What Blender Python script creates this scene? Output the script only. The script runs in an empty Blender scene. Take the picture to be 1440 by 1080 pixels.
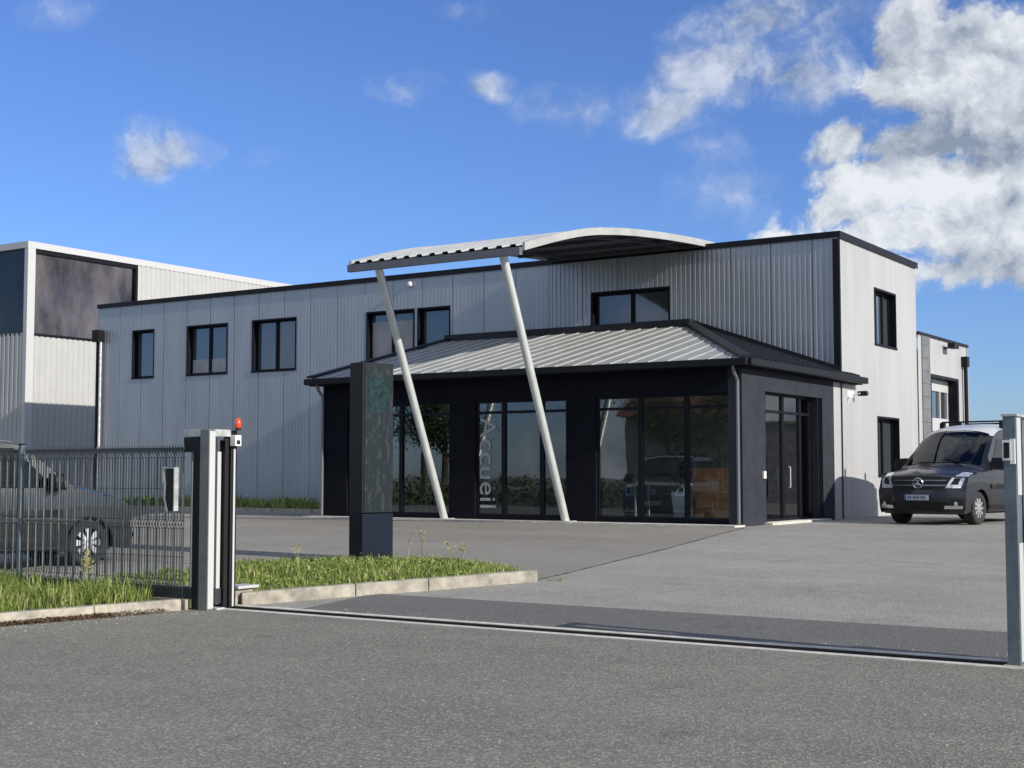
import bpy, math, random
import mathutils
from mathutils import Vector, Matrix
R = math.radians
rnd = random.Random(7)
scn = bpy.context.scene
col = scn.collection

# ------------------------------------------------------------------ camera
FPX, PITCH, YAW, EYE = 1942.0, math.atan(126/1942.0), R(33.3), 1.6
cd = bpy.data.cameras.new('camera'); cam = bpy.data.objects.new('camera', cd); col.objects.link(cam)
cd.sensor_width = 36.0; cd.lens = 36.0*FPX/1440.0; cd.clip_start = 0.1; cd.clip_end = 5000
cam.location = (0, 0, EYE); cam.rotation_euler = (R(90)+PITCH, 0, YAW)
scn.camera = cam

# ------------------------------------------------------------------ sky + sun
SUN_AZ = R(4.5)      # from +X towards -Y
SUN_EL = R(24)
sdir = Vector((math.cos(SUN_EL)*math.cos(SUN_AZ), -math.cos(SUN_EL)*math.sin(SUN_AZ), math.sin(SUN_EL)))
sl = bpy.data.lights.new('sun', 'SUN'); sl.energy = 5.0; sl.angle = R(0.55); sl.color = (1.0, 0.93, 0.82)
so = bpy.data.objects.new('sun', sl); col.objects.link(so)
so.rotation_euler = (-sdir).to_track_quat('-Z', 'Y').to_euler()
scn.view_settings.view_transform = 'Standard'; scn.view_settings.look = 'None'
scn.view_settings.exposure = 0.2; scn.view_settings.gamma = 1.0

fwv = Vector((-math.sin(YAW), math.cos(YAW), 0)); rtv = Vector((math.cos(YAW), math.sin(YAW), 0))
def look(px, py):       # world direction of a cloud
    F = fwv*math.cos(PITCH)+Vector((0, 0, 1))*math.sin(PITCH); U = -fwv*math.sin(PITCH)+Vector((0, 0, 1))*math.cos(PITCH)
    return (F*FPX+rtv*(px-720)+U*(540-py)).normalized()
SKY_STRENGTH = 0.13
w = bpy.data.worlds.new('World'); scn.world = w; w.use_nodes = True
def build_world():
    nt = w.node_tree; N = nt.nodes; L = nt.links; N.clear()
    def nd(t, **k):
        n = N.new(t)
        for a, b in k.items(): setattr(n, a, b)
        return n
    def put(s, v):
        if isinstance(v, (int, float)): s.default_value = v
        elif isinstance(v, (tuple, list, Vector)): s.default_value = tuple(v)
        else: L.new(v, s)
    def M(op, a, b=0.0, c=0.0, clamp=False):
        n = nd('ShaderNodeMath', operation=op, use_clamp=clamp)
        put(n.inputs[0], a); put(n.inputs[1], b); put(n.inputs[2], c); return n.outputs[0]
    def VM(op, a, b=None):
        n = nd('ShaderNodeVectorMath', operation=op); put(n.inputs[0], a)
        if b is not None: put(n.inputs[1], b)
        return n.outputs['Value'] if op == 'DOT_PRODUCT' else n.outputs[0]
    tc = nd('ShaderNodeTexCoord'); d = tc.outputs['Generated']
    sky = nd('ShaderNodeTexSky', sky_type='NISHITA', sun_disc=False)
    sky.sun_elevation = SUN_EL; sky.sun_rotation = math.atan2(sdir.x, sdir.y)
    sky.altitude = 0; sky.air_density = 1.0; sky.dust_density = 0.3; sky.ozone_density = 3.0
    n1 = nd('ShaderNodeTexNoise'); n1.inputs['Scale'].default_value = 9; n1.inputs['Detail'].default_value = 7; n1.inputs['Roughness'].default_value = .6
    L.new(d, n1.inputs['Vector'])
    off = VM('SUBTRACT', n1.outputs['Color'], (.5, .5, .5))
    sc = nd('ShaderNodeVectorMath', operation='SCALE'); L.new(off, sc.inputs[0]); sc.inputs['Scale'].default_value = .085
    dd = VM('ADD', d, sc.outputs[0])
    def blob(px, py, rx, ry, wt):
        c = look(px, py); e = Vector((0, 0, 1)).cross(c).normalized()*-1; u = e.cross(c).normalized()
        if u.z < 0: u = -u
        a = M('DIVIDE', M('SUBTRACT', VM('DOT_PRODUCT', dd, e), c.dot(e)), rx/FPX)
        b = M('DIVIDE', M('SUBTRACT', VM('DOT_PRODUCT', dd, u), c.dot(u)), ry/FPX)
        q = M('SQRT', M('ADD', M('MULTIPLY', a, a), M('MULTIPLY', b, b)))
        back = M('GREATER_THAN', VM('DOT_PRODUCT', d, c), 0.0)
        return M('MULTIPLY', M('MULTIPLY', M('SUBTRACT', 1.0, q, clamp=True), wt), back)
    def field(bl):
        s = None
        for b in bl:
            v = blob(*b); s = v if s is None else M('MAXIMUM', s, v)
        return s
    def nz(vec, scale, detail, rough):
        n = nd('ShaderNodeTexNoise'); n.inputs['Scale'].default_value = scale; n.inputs['Detail'].default_value = detail; n.inputs['Roughness'].default_value = rough
        L.new(vec, n.inputs['Vector']); return n.outputs['Fac']
    def sstep(v, a, b_, lo=0.0, hi=1.0):
        m = nd('ShaderNodeMapRange', interpolation_type='SMOOTHSTEP'); L.new(v, m.inputs[0])
        for k_, x in (('From Min', a), ('From Max', b_), ('To Min', lo), ('To Max', hi)): m.inputs[k_].default_value = x
        return m.outputs[0]
    off2 = nd('ShaderNodeVectorMath', operation='SCALE'); L.new(off, off2.inputs[0]); off2.inputs['Scale'].default_value = .06
    dd = VM('ADD', d, off2.outputs[0])
    nA = nz(dd, 20, 11, .60)
    sh_off = (rtv*.009+Vector((0, 0, 1))*.011)
    nB = nz(VM('ADD', dd, sh_off), 20, 11, .60)
    nC = nz(dd, 8, 5, .5)
    fa = M('SUBTRACT', nA, .5)
    cum = field(CUM)
    cmask = sstep(M('ADD', cum, M('MULTIPLY', fa, M('MINIMUM', M('MULTIPLY', cum, 6.0), 2.1))), .14, .50)
    wsp = field(WISP)
    wmask = M('MULTIPLY', sstep(M('ADD', wsp, M('MULTIPLY', fa, M('MINIMUM', M('MULTIPLY', wsp, 4.0), 2.0))), .06, .62), .70)
    dark = field(DARK)
    relief = M('MULTIPLY', M('SUBTRACT', nA, nB), 3.0)
    sh = M('ADD', M('MULTIPLY', dark, .65), M('SUBTRACT', M('MULTIPLY', M('SUBTRACT', nC, .38), 1.5), relief), clamp=True)
    cr = nd('ShaderNodeMix', data_type='RGBA'); L.new(sh, cr.inputs['Factor'])
    cr.inputs[6].default_value = (CLOUD_LIT[0], CLOUD_LIT[1], CLOUD_LIT[2], 1); cr.inputs[7].default_value = (CLOUD_SH[0], CLOUD_SH[1], CLOUD_SH[2], 1)
    mfront = M('MAXIMUM', cmask, wmask)
    n4 = nd('ShaderNodeTexNoise'); n4.inputs['Scale'].default_value = 2.6; n4.inputs['Detail'].default_value = 8; n4.inputs['Roughness'].default_value = .55
    L.new(dd, n4.inputs['Vector'])
    away = nd('ShaderNodeMapRange', interpolation_type='SMOOTHSTEP'); L.new(VM('DOT_PRODUCT', d, look(720, 450)), away.inputs[0])
    away.inputs['From Min'].default_value = .86; away.inputs['From Max'].default_value = .70; away.inputs['To Min'].default_value = 0; away.inputs['To Max'].default_value = 1
    bc = nd('ShaderNodeMapRange', interpolation_type='SMOOTHSTEP'); L.new(n4.outputs['Fac'], bc.inputs[0]); bc.inputs['From Min'].default_value = .44; bc.inputs['From Max'].default_value = .56
    mask = M('MAXIMUM', mfront, M('MULTIPLY', away.outputs[0], bc.outputs[0]))  # unseen clouds away from the view, added to whiten the ambient light
    tint = nd('ShaderNodeMix', data_type='RGBA', blend_type='MULTIPLY'); tint.inputs['Factor'].default_value = 1
    L.new(sky.outputs[0], tint.inputs[6]); tint.inputs[7].default_value = SKY_TINT
    mx = nd('ShaderNodeMix', data_type='RGBA'); L.new(mask, mx.inputs['Factor']); L.new(tint.outputs[2], mx.inputs[6]); L.new(cr.outputs[2], mx.inputs[7])
    bg = nd('ShaderNodeBackground'); L.new(mx.outputs[2], bg.inputs['Color']); bg.inputs['Strength'].default_value = SKY_STRENGTH
    out = nd('ShaderNodeOutputWorld'); L.new(bg.outputs[0], out.inputs['Surface'])
SKY_TINT = (.50, .64, .98, 1)
CLOUD_LIT = (5.5, 5.75, 6.1); CLOUD_SH = (1.75, 2.15, 2.9)
CUM = [(1340, 85, 165, 120, 1.1), (1270, 105, 100, 75, .9), (1430, 95, 160, 130, 1.2), (1400, 160, 160, 70, 1), (1300, 205, 190, 44, .8), (1440, 205, 170, 60, 1), (1200, 190, 70, 30, .55),
       (1240, 265, 130, 62, 1), (1345, 270, 150, 70, 1.1), (1440, 290, 140, 110, 1.2), (1185, 305, 130, 48, .9), (1110, 326, 130, 26, .62), (1380, 340, 190, 70, 1.1), (1265, 335, 160, 52, 1), (1450, 370, 170, 62, 1), (1335, 385, 180, 40, .8),
       (9000, -1500, 900, 500, .9)]
WISP = [(1080, 35, 180, 60, .72), (1010, 100, 150, 70, .72), (1110, 115, 170, 55, .75), (930, 155, 120, 55, .58), (1165, 70, 90, 90, .5), (205, 215, 65, 62, .85), (250, 203, 75, 45, .75), (190, 240, 60, 30, .5), (300, 205, 120, 30, .42),
        (572, 132, 80, 36, .42), (708, 128, 60, 36, .45), (812, 155, 105, 46, .45), (1010, 205, 90, 60, .28), (1030, 275, 120, 80, .30), (80, 15, 90, 40, .28), (655, 14, 70, 26, .25)]
DARK = [(1310, 205, 260, 50, 1.0), (1360, 385, 330, 60, .95), (1110, 120, 160, 70, .45), (1410, 300, 90, 50, .7), (220, 235, 110, 50, .7), (1200, 190, 90, 45, .7), (1320, 100, 260, 110, .30), (1040, 60, 240, 90, .35), (800, 150, 300, 60, .45)]
build_world()

# ------------------------------------------------------------------ materials
def rgb(c): return (c[0], c[1], c[2], 1)
def mat(name, c, rough=.6, metal=0.0, var=.0, vscale=3.0, bump=0.0, bscale=40.0, spec=.5, coat=0.0, speck=0.0, stretch=None, c2=None):
    m = bpy.data.materials.new(name); m.use_nodes = True; nt = m.node_tree; N = nt.nodes; L = nt.links
    b = N['Principled BSDF']; b.inputs['Base Color'].default_value = rgb(c); b.inputs['Roughness'].default_value = rough
    b.inputs['Metallic'].default_value = metal; b.inputs['Specular IOR Level'].default_value = spec; b.inputs['Coat Weight'].default_value = coat
    b.inputs['Coat Roughness'].default_value = .04
    tc = N.new('ShaderNodeTexCoord'); vec = tc.outputs['Object']
    if stretch:
        mp = N.new('ShaderNodeMapping'); mp.inputs['Scale'].default_value = stretch; L.new(vec, mp.inputs[0]); vec = mp.outputs[0]
    if var or c2:
        n = N.new('ShaderNodeTexNoise'); n.inputs['Scale'].default_value = vscale; n.inputs['Detail'].default_value = 6; n.inputs['Roughness'].default_value = .6
        L.new(vec, n.inputs['Vector'])
        r = N.new('ShaderNodeValToRGB'); L.new(n.outputs['Fac'], r.inputs[0])
        k2 = c2 if c2 else [x*(1-var) for x in c]; k1 = c if c2 else [x*(1+var) for x in c]
        r.color_ramp.elements[0].position = .35; r.color_ramp.elements[0].color = rgb(k2)
        r.color_ramp.elements[1].position = .65; r.color_ramp.elements[1].color = rgb(k1)
        L.new(r.outputs[0], b.inputs['Base Color'])
        rr = N.new('ShaderNodeMapRange'); L.new(n.outputs['Fac'], rr.inputs[0]); rr.inputs['To Min'].default_value = max(0, rough-.06); rr.inputs['To Max'].default_value = min(1, rough+.08)
        L.new(rr.outputs[0], b.inputs['Roughness'])
    if bump:
        n = N.new('ShaderNodeTexNoise'); n.inputs['Scale'].default_value = bscale; n.inputs['Detail'].default_value = 4
        L.new(vec, n.inputs['Vector'])
        bp = N.new('ShaderNodeBump'); bp.inputs['Strength'].default_value = 1; bp.inputs['Distance'].default_value = bump
        L.new(n.outputs['Fac'], bp.inputs['Height']); L.new(bp.outputs[0], b.inputs['Normal'])
    return m

def asphalt(name, c, patch=.18, crackamt=.5, grain=1.0):
    m = bpy.data.materials.new(name); m.use_nodes = True; nt = m.node_tree; N = nt.nodes; L = nt.links
    b = N['Principled BSDF']; b.inputs['Roughness'].default_value = .85; b.inputs['Specular IOR Level'].default_value = .35
    tc = N.new('ShaderNodeTexCoord'); v = tc.outputs['Object']
    def noise(s, d=5, r=.6, vec=v):
        n = N.new('ShaderNodeTexNoise'); n.inputs['Scale'].default_value = s; n.inputs['Detail'].default_value = d; n.inputs['Roughness'].default_value = r
        L.new(vec, n.inputs['Vector']); return n.outputs['Fac']
    def M(op, a, bb, cl=False):
        n = N.new('ShaderNodeMath'); n.operation = op; n.use_clamp = cl
        for i, x in enumerate((a, bb)):
            if isinstance(x, (int, float)): n.inputs[i].default_value = x
            else: L.new(x, n.inputs[i])
        return n.outputs[0]
    big = noise(.35, 6); mid = noise(2.4, 5)
    mp = N.new('ShaderNodeMapping'); mp.inputs['Scale'].default_value = (.12, 1.1, 1); L.new(v, mp.inputs[0]); streak = noise(1.0, 5, .6, mp.outputs[0])
    vo = N.new('ShaderNodeTexVoronoi'); vo.inputs['Scale'].default_value = 62; L.new(v, vo.inputs['Vector'])
    sep = N.new('ShaderNodeSeparateColor'); L.new(vo.outputs['Color'], sep.inputs[0])
    fine = noise(140, 2)
    val = M('ADD', M('MULTIPLY', M('SUBTRACT', big, .5), patch*2.2), M('MULTIPLY', M('SUBTRACT', mid, .5), patch*1.2))
    val = M('ADD', val, M('MULTIPLY', M('SUBTRACT', streak, .5), patch*1.6))
    sp = N.new('ShaderNodeMapRange'); sp.interpolation_type = 'SMOOTHSTEP'; L.new(noise(1.1, 4, .65), sp.inputs[0]); sp.inputs['From Min'].default_value = .60; sp.inputs['From Max'].default_value = .72
    val = M('SUBTRACT', val, M('MULTIPLY', sp.outputs[0], .20))
    g = M('POWER', sep.outputs[0], 3.0)
    val = M('ADD', val, M('MULTIPLY', M('SUBTRACT', g, .25), .85*grain))
    val = M('ADD', val, M('MULTIPLY', M('SUBTRACT', fine, .5), .5*grain))
    k = M('MAXIMUM', M('ADD', val, 1.0), .25)
    mix = N.new('ShaderNodeVectorMath'); mix.operation = 'SCALE'; mix.inputs[0].default_value = c; L.new(k, mix.inputs['Scale'])
    L.new(mix.outputs[0], b.inputs['Base Color'])
    bp = N.new('ShaderNodeBump'); bp.inputs['Strength'].default_value = .6; bp.inputs['Distance'].default_value = .006
    h = M('ADD', vo.outputs['Distance'], fine); L.new(h, bp.inputs['Height']); L.new(bp.outputs[0], b.inputs['Normal'])
    return m

def glass_mat(name, tint=(.55, .6, .62), refl=.12):
    m = bpy.data.materials.new(name); m.use_nodes = True; nt = m.node_tree; N = nt.nodes; L = nt.links; N.clear()
    out = N.new('ShaderNodeOutputMaterial'); tr = N.new('ShaderNodeBsdfTransparent'); tr.inputs[0].default_value = rgb(tint)
    gl = N.new('ShaderNodeBsdfGlossy'); gl.inputs['Roughness'].default_value = .01; gl.inputs['Color'].default_value = (.92, .96, 1, 1)
    fr = N.new('ShaderNodeFresnel'); fr.inputs[0].default_value = 1.55
    ad = N.new('ShaderNodeMath'); ad.operation = 'ADD'; ad.use_clamp = True; L.new(fr.outputs[0], ad.inputs[0]); ad.inputs[1].default_value = refl
    tc = N.new('ShaderNodeTexCoord'); n = N.new('ShaderNodeTexNoise'); n.inputs['Scale'].default_value = .9; L.new(tc.outputs['Object'], n.inputs['Vector'])
    bp = N.new('ShaderNodeBump'); bp.inputs['Strength'].default_value = 1; bp.inputs['Distance'].default_value = .0014; L.new(n.outputs['Fac'], bp.inputs['Height']); L.new(bp.outputs[0], gl.inputs['Normal'])
    mx = N.new('ShaderNodeMixShader'); L.new(ad.outputs[0], mx.inputs[0]); L.new(tr.outputs[0], mx.inputs[1]); L.new(gl.outputs[0], mx.inputs[2]); L.new(mx.outputs[0], out.inputs[0])
    return m

MT = dict(
    road=asphalt('road_asphalt', (.180, .178, .150), .22, grain=1.1),
    yard=asphalt('yard_asphalt', (.268, .262, .238), .26, grain=.55),
    patch=asphalt('patch_asphalt', (.128, .127, .122), .1, grain=.5),
    joint=mat('joint_tar', (.022, .022, .022), .7),
    soil=mat('soil', (.09, .065, .04), .95, var=.3, vscale=8),
    turf=mat('turf', (.13, .12, .05), .95, c2=(.06, .075, .025), vscale=9, bump=.02, bscale=30),
    concrete=mat('concrete', (.33, .305, .255), .9, var=.35, vscale=5, bump=.004, bscale=60),
    rail_concrete=mat('rail_concrete', (.50, .48, .43), .9, var=.2, vscale=6, bump=.003, bscale=60),
    facade=mat('grey_cladding', (.34, .36, .385), .34, .45, var=.07, vscale=1.6, stretch=(1, 1, .22), bump=.012, bscale=.8),
    white_clad=mat('white_cladding', (.365, .37, .38), .45, .0, var=.09, vscale=1.2, stretch=(1, 1, .13), bump=.01, bscale=.8),
    white_trim=mat('white_trim', (.44, .45, .46), .4),
    left_clad=mat('left_cladding', (.38, .385, .38), .45, .0, var=.04, vscale=1.5),
    anthracite=mat('anthracite_paint', (.018, .020, .026), .5, spec=.25, var=.1, vscale=3, bump=.002, bscale=12),
    anth_render_lit=mat('anthracite_render_lit', (.026, .029, .04), .8, spec=.2, var=.15, vscale=2.5, bump=.003, bscale=80),
    anth_render_shade=mat('anthracite_render_shade', (.007, .008, .013), .85, spec=.1, var=.15, vscale=2.5, bump=.003, bscale=80),  # same render as the side wall, darkened for the shaded faces
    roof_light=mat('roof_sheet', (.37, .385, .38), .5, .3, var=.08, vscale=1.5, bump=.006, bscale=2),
    roof_shaded=mat('roof_sheet_shaded', (.035, .038, .045), .45, .2, var=.1, vscale=2),  # same sheet as the front slope, darkened for its shaded ribs
    canopy=mat('canopy_sheet', (.42, .43, .42), .45, .3, var=.08, vscale=1.5),
    canopy_under=mat('canopy_underside', (.045, .05, .06), .6, .2), canopy_edge=mat('canopy_edge', (.40, .41, .40), .45, .2, var=.1, vscale=2),
    galv=mat('galvanised_steel', (.47, .50, .49), .42, .4, var=.22, vscale=9, bump=.001, bscale=30),
    blacktrim=mat('black_metal', (.008, .009, .012), .45, spec=.2),
    frame=mat('window_frame', (.006, .007, .011), .5, spec=.15),
    glass=glass_mat('clear_glass', (.84, .88, .88), .02),
    darkroom=mat('dim_interior', (.22, .22, .23), .9, var=.3, vscale=1.0),
    wglass=mat('reflecting_window', (.05, .06, .075), .04, 0, spec=1.0, coat=1.0),
    blind=mat('window_blind', (.35, .35, .37), .8, var=.1, vscale=2),
    panel_gloss=mat('glossy_panel', (.36, .30, .29), .07, 1.0, c2=(.07, .068, .075), vscale=.8, stretch=(1, .7, .35), bump=.035, bscale=1.1),  # two-tone mottling stands in for reflections in the panel
    wood=mat('counter_wood', (.80, .32, .11), .4, var=.25, vscale=3, stretch=(.5, 1, 6), coat=.3),
    planter=mat('white_planter', (.75, .76, .78), .3),
    leaf=mat('leaf', (.05, .09, .025), .6, var=.4, vscale=6),
    orange=mat('orange_plastic', (.75, .22, .03), .4),
    beacon=mat('beacon_plastic', (.85, .06, .02), .25, coat=.5),
    white_plastic=mat('white_plastic', (.75, .75, .73), .4),
    van_paint=mat('van_paint', (.006, .007, .012), .35, .0, coat=.6),
    van_grey=mat('van_grey_paint', (.032, .035, .038), .28, .4, coat=1.0),
    van_roof=mat('roof_silver', (.62, .64, .66), .3, .2, coat=.6),
    chrome=mat('chrome', (.75, .76, .78), .12, 1.0),
    rubber=mat('rubber', (.018, .018, .018), .8, bump=.002, bscale=60),
    blackplastic=mat('black_plastic', (.010, .010, .012), .5, spec=.3),
    alloy=mat('alloy', (.62, .63, .65), .28, .8),
    lamp_glass=mat('headlamp_lens', (.62, .66, .70), .08, .5, coat=1.0, var=.4, vscale=14),
    orange_lens=mat('indicator_lens', (.8, .3, .04), .2),
    plate=mat('plate', (.42, .46, .52), .5), plate_ink=mat('plate_ink', (.10, .11, .15), .5), plate_blue=mat('plate_band', (.05, .10, .35), .5),
    frost=mat('frosted_film', (.32, .34, .35), .7, spec=.2),
    totem=mat('totem_navy', (.005, .009, .02), .4, spec=.25),
    post=mat('post_paint', (.13, .16, .185), .4, .3, var=.2, vscale=6),
    fence=mat('fence_paint', (.045, .055, .06), .45, .3, var=.1, vscale=8),
    leafbar=mat('gate_bar_paint', (.26, .28, .29), .4, .5, var=.1, vscale=8),
    grass=None,
    litter=mat('dry_litter', (.14, .085, .045), .95, var=.5, vscale=30),
    seed=mat('dry_stem', (.28, .27, .12), .9, var=.3, vscale=20),
    block=mat('grey_block', (.34, .33, .32), .95, var=.2, vscale=6, bump=.01, bscale=14),
    brick=mat('cream_render', (.55, .48, .36), .9, var=.1), tile=mat('clay_tile', (.30, .12, .07), .9, var=.25, vscale=9),
    bark=mat('bark', (.09, .07, .05), .95, var=.3, vscale=9), foliage=mat('foliage', (.05, .085, .025), .8, var=.5, vscale=1.2),
    seat=mat('seat_fabric', (.03, .03, .035), .9),
)

def grass_mat():
    m = bpy.data.materials.new('grass_blade'); m.use_nodes = True; nt = m.node_tree; N = nt.nodes; L = nt.links
    b = N['Principled BSDF']; b.inputs['Roughness'].default_value = .55
    g = N.new('ShaderNodeNewGeometry'); r = N.new('ShaderNodeValToRGB'); L.new(g.outputs['Random Per Island'], r.inputs[0])
    e = r.color_ramp.elements; e[0].position = 0; e[0].color = (.12, .17, .04, 1); e[1].position = 1; e[1].color = (.62, .56, .28, 1)
    for p, c in ((.45, (.19, .28, .05, 1)), (.8, (.34, .42, .11, 1))):
        x = e.new(p); x.color = c
    L.new(r.outputs[0], b.inputs['Base Color'])
    tl = N.new('ShaderNodeBsdfTranslucent'); L.new(r.outputs[0], tl.inputs[0])
    mx = N.new('ShaderNodeMixShader'); mx.inputs[0].default_value = .45; out = N['Material Output']
    L.new(b.outputs[0], mx.inputs[1]); L.new(tl.outputs[0], mx.inputs[2]); L.new(mx.outputs[0], out.inputs[0])
    return m
MT['grass'] = grass_mat()
MT['post_grey'] = mat('post_grey', (.15, .17, .175), .45, .2, var=.12, vscale=7)
MT['sunlit_edge'] = mat('sunlit_edge', (.45, .46, .46), .45)  # pale paint standing in for sunlit side faces of the gate steelwork
MT['pole'] = mat('galvanised_pole', (.52, .55, .54), .38, .3, var=.08, vscale=6, stretch=(1, 1, .3))

def totem_face_mat():
    m = mat('totem_glass', (.05, .06, .07), .22, spec=.25); nt = m.node_tree; N = nt.nodes; L = nt.links
    b = N['Principled BSDF']; tc = N.new('ShaderNodeTexCoord')
    def nz(s, st, d=5):
        mp = N.new('ShaderNodeMapping'); mp.inputs['Scale'].default_value = st; L.new(tc.outputs['Object'], mp.inputs[0])
        n = N.new('ShaderNodeTexNoise'); n.inputs['Scale'].default_value = s; n.inputs['Detail'].default_value = d; n.inputs['Roughness'].default_value = .7
        L.new(mp.outputs[0], n.inputs['Vector']); return n.outputs['Fac']
    r = N.new('ShaderNodeValToRGB'); L.new(nz(7, (1.6, 1.6, .7), 8), r.inputs[0])  # mottled tones painted in place of reflections on the glass
    e = r.color_ramp.elements; e[0].position = .32; e[0].color = (.012, .022, .028, 1); e[1].position = .72; e[1].color = (.055, .066, .07, 1)
    x = e.new(.52); x.color = (.016, .021, .024, 1)
    L.new(r.outputs[0], b.inputs['Base Color'])
    return m
MT['totem_glass'] = totem_face_mat()

# ------------------------------------------------------------------ mesh helpers
class MB:
    def __init__(s): s.v = []; s.f = []; s.smooth = False
    def add(s, vs, fs):
        o = len(s.v); s.v += [tuple(v) for v in vs]; s.f += [tuple(i+o for i in f) for f in fs]; return s
    def box(s, x0, x1, y0, y1, z0, z1):
        vs = [(x0, y0, z0), (x1, y0, z0), (x1, y1, z0), (x0, y1, z0), (x0, y0, z1), (x1, y0, z1), (x1, y1, z1), (x0, y1, z1)]
        return s.add(vs, [(0, 3, 2, 1), (4, 5, 6, 7), (0, 1, 5, 4), (1, 2, 6, 5), (2, 3, 7, 6), (3, 0, 4, 7)])
    def quad(s, a, b, c, d): return s.add([a, b, c, d], [(0, 1, 2, 3)])
    def bar(s, p, q, w, h=None, up=(0, 0, 1)):      # rectangular bar from p to q
        h = h or w; p = Vector(p); q = Vector(q); d = (q-p).normalized(); u = Vector(up)
        if abs(d.dot(u)) > .98: u = Vector((0, 1, 0))
        a = d.cross(u).normalized()*w/2; b = a.cross(d).normalized()*h/2
        vs = [p-a-b, p+a-b, p+a+b, p-a+b, q-a-b, q+a-b, q+a+b, q-a+b]
        return s.add(vs, [(0, 1, 2, 3), (7, 6, 5, 4), (0, 4, 5, 1), (1, 5, 6, 2), (2, 6, 7, 3), (3, 7, 4, 0)])
    def tube(s, pts, r, n=12, caps=True):
        pts = [Vector(p) for p in pts]; rs = r if isinstance(r, (list, tuple)) else [r]*len(pts); o = len(s.v)
        for i, p in enumerate(pts):
            d = (pts[min(i+1, len(pts)-1)]-pts[max(i-1, 0)]).normalized()
            u = Vector((0, 0, 1)) if abs(d.z) < .9 else Vector((0, 1, 0))
            a = d.cross(u).normalized(); b = d.cross(a)
            for k in range(n):
                t = 2*math.pi*k/n; s.v.append(tuple(p+a*math.cos(t)*rs[i]+b*math.sin(t)*rs[i]))
        for i in range(len(pts)-1):
            for k in range(n):
                k2 = (k+1) % n; s.f.append((o+i*n+k, o+i*n+k2, o+(i+1)*n+k2, o+(i+1)*n+k))
        if caps: s.f.append(tuple(o+k for k in range(n))); s.f.append(tuple(o+(len(pts)-1)*n+n-1-k for k in range(n)))
        return s
    def lathe(s, prof, axis='x', c=(0, 0, 0), n=28):     # prof: (along, radius)
        o = len(s.v)
        for a, r in prof:
            for k in range(n):
                t = 2*math.pi*k/n; p, q = r*math.cos(t), r*math.sin(t)
                s.v.append((c[0]+a, c[1]+p, c[2]+q) if axis == 'x' else (c[0]+p, c[1]+q, c[2]+a) if axis == 'z' else (c[0]+p, c[1]+a, c[2]+q))
        for i in range(len(prof)-1):
            for k in range(n):
                k2 = (k+1) % n; s.f.append((o+i*n+k, o+i*n+k2, o+(i+1)*n+k2, o+(i+1)*n+k))
        return s
    def grid(s, rows):      # rows of equal length
        o = len(s.v); n = len(rows[0])
        for r in rows: s.v += [tuple(p) for p in r]
        for i in range(len(rows)-1):
            for k in range(n-1): s.f.append((o+i*n+k, o+i*n+k+1, o+(i+1)*n+k+1, o+(i+1)*n+k))
        return s
    def prism(s, poly, z0, z1):     # poly in xy (z may be a function)
        o = len(s.v); n = len(poly); f0 = z0 if callable(z0) else (lambda x, y: z0); f1 = z1 if callable(z1) else (lambda x, y: z1)
        s.v += [(x, y, f0(x, y)) for x, y in poly]+[(x, y, f1(x, y)) for x, y in poly]
        s.f.append(tuple(o+n-1-i for i in range(n))); s.f.append(tuple(o+n+i for i in range(n)))
        for i in range(n): j = (i+1) % n; s.f.append((o+i, o+j, o+n+j, o+n+i))
        return s
    def build(s, name, m, parent=None, smooth=False, bevel=0, fixn=False, solid=0):
        me = bpy.data.meshes.new(name); me.from_pydata(s.v, [], s.f); me.update()
        if smooth or s.smooth:
            me.polygons.foreach_set('use_smooth', [True]*len(me.polygons))
            try: me.set_sharp_from_angle(angle=R(35))
            except Exception: pass
        me.materials.append(m)
        o = bpy.data.objects.new(name, me); col.objects.link(o)
        if parent: o.parent = parent
        if solid: k = o.modifiers.new('solid', 'SOLIDIFY'); k.thickness = solid; k.offset = 0
        if bevel: k = o.modifiers.new('bevel', 'BEVEL'); k.width = bevel; k.segments = 2; k.limit_method = 'ANGLE'
        return o
def tag(o, label=None, cat=None, group=None, kind=None):
    if label: o['label'] = label
    if cat: o['category'] = cat
    if group: o['group'] = group
    if kind: o['kind'] = kind
    return o
def empty(name, loc=(0, 0, 0), rz=0):
    o = bpy.data.objects.new(name, None); col.objects.link(o); o.location = loc; o.rotation_euler = (0, 0, rz); o.empty_display_size = .3; return o
def zg(Y):
    P = [(-1e9, 0), (12.36, 0), (15.5, .2), (25, .55), (1e9, .55)]
    for (a, za), (b, zb) in zip(P, P[1:]):
        if Y <= b: return za+(zb-za)*(Y-a)/(b-a) if zb != za else za
    return .55
GZ = .55

# ------------------------------------------------------------------ setting
b = MB(); ys = [-400, -60, 0, 11.83]
b.grid([[(x, y, 0) for x in (-600, -60, 0, 60, 600)] for y in ys]); tag(b.build('road', MT['road']), 'grey speckled asphalt road in front of the gateway', kind='structure')
b = MB(); ys = [12.27]+[12.6+.25*i for i in range(52)]+[60, 400, 1500]
b.grid([[(x, y, zg(y)) for x in (-900, -60, -30, -10, 10, 60, 900)] for y in ys]); tag(b.build('forecourt', MT['yard'], smooth=True), 'pale worn asphalt forecourt rising to the building', kind='structure')
b = MB(); b.grid([[(x, y, zg(y)+.005) for x in [-11.1+.4*i for i in range(33)]] for y in [12.27, 12.5, 12.8, 13.0, 13.35, 13.72]])
tag(b.build('asphalt_strip', MT['patch']), 'darker asphalt strip along the gate track', kind='structure')
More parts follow.
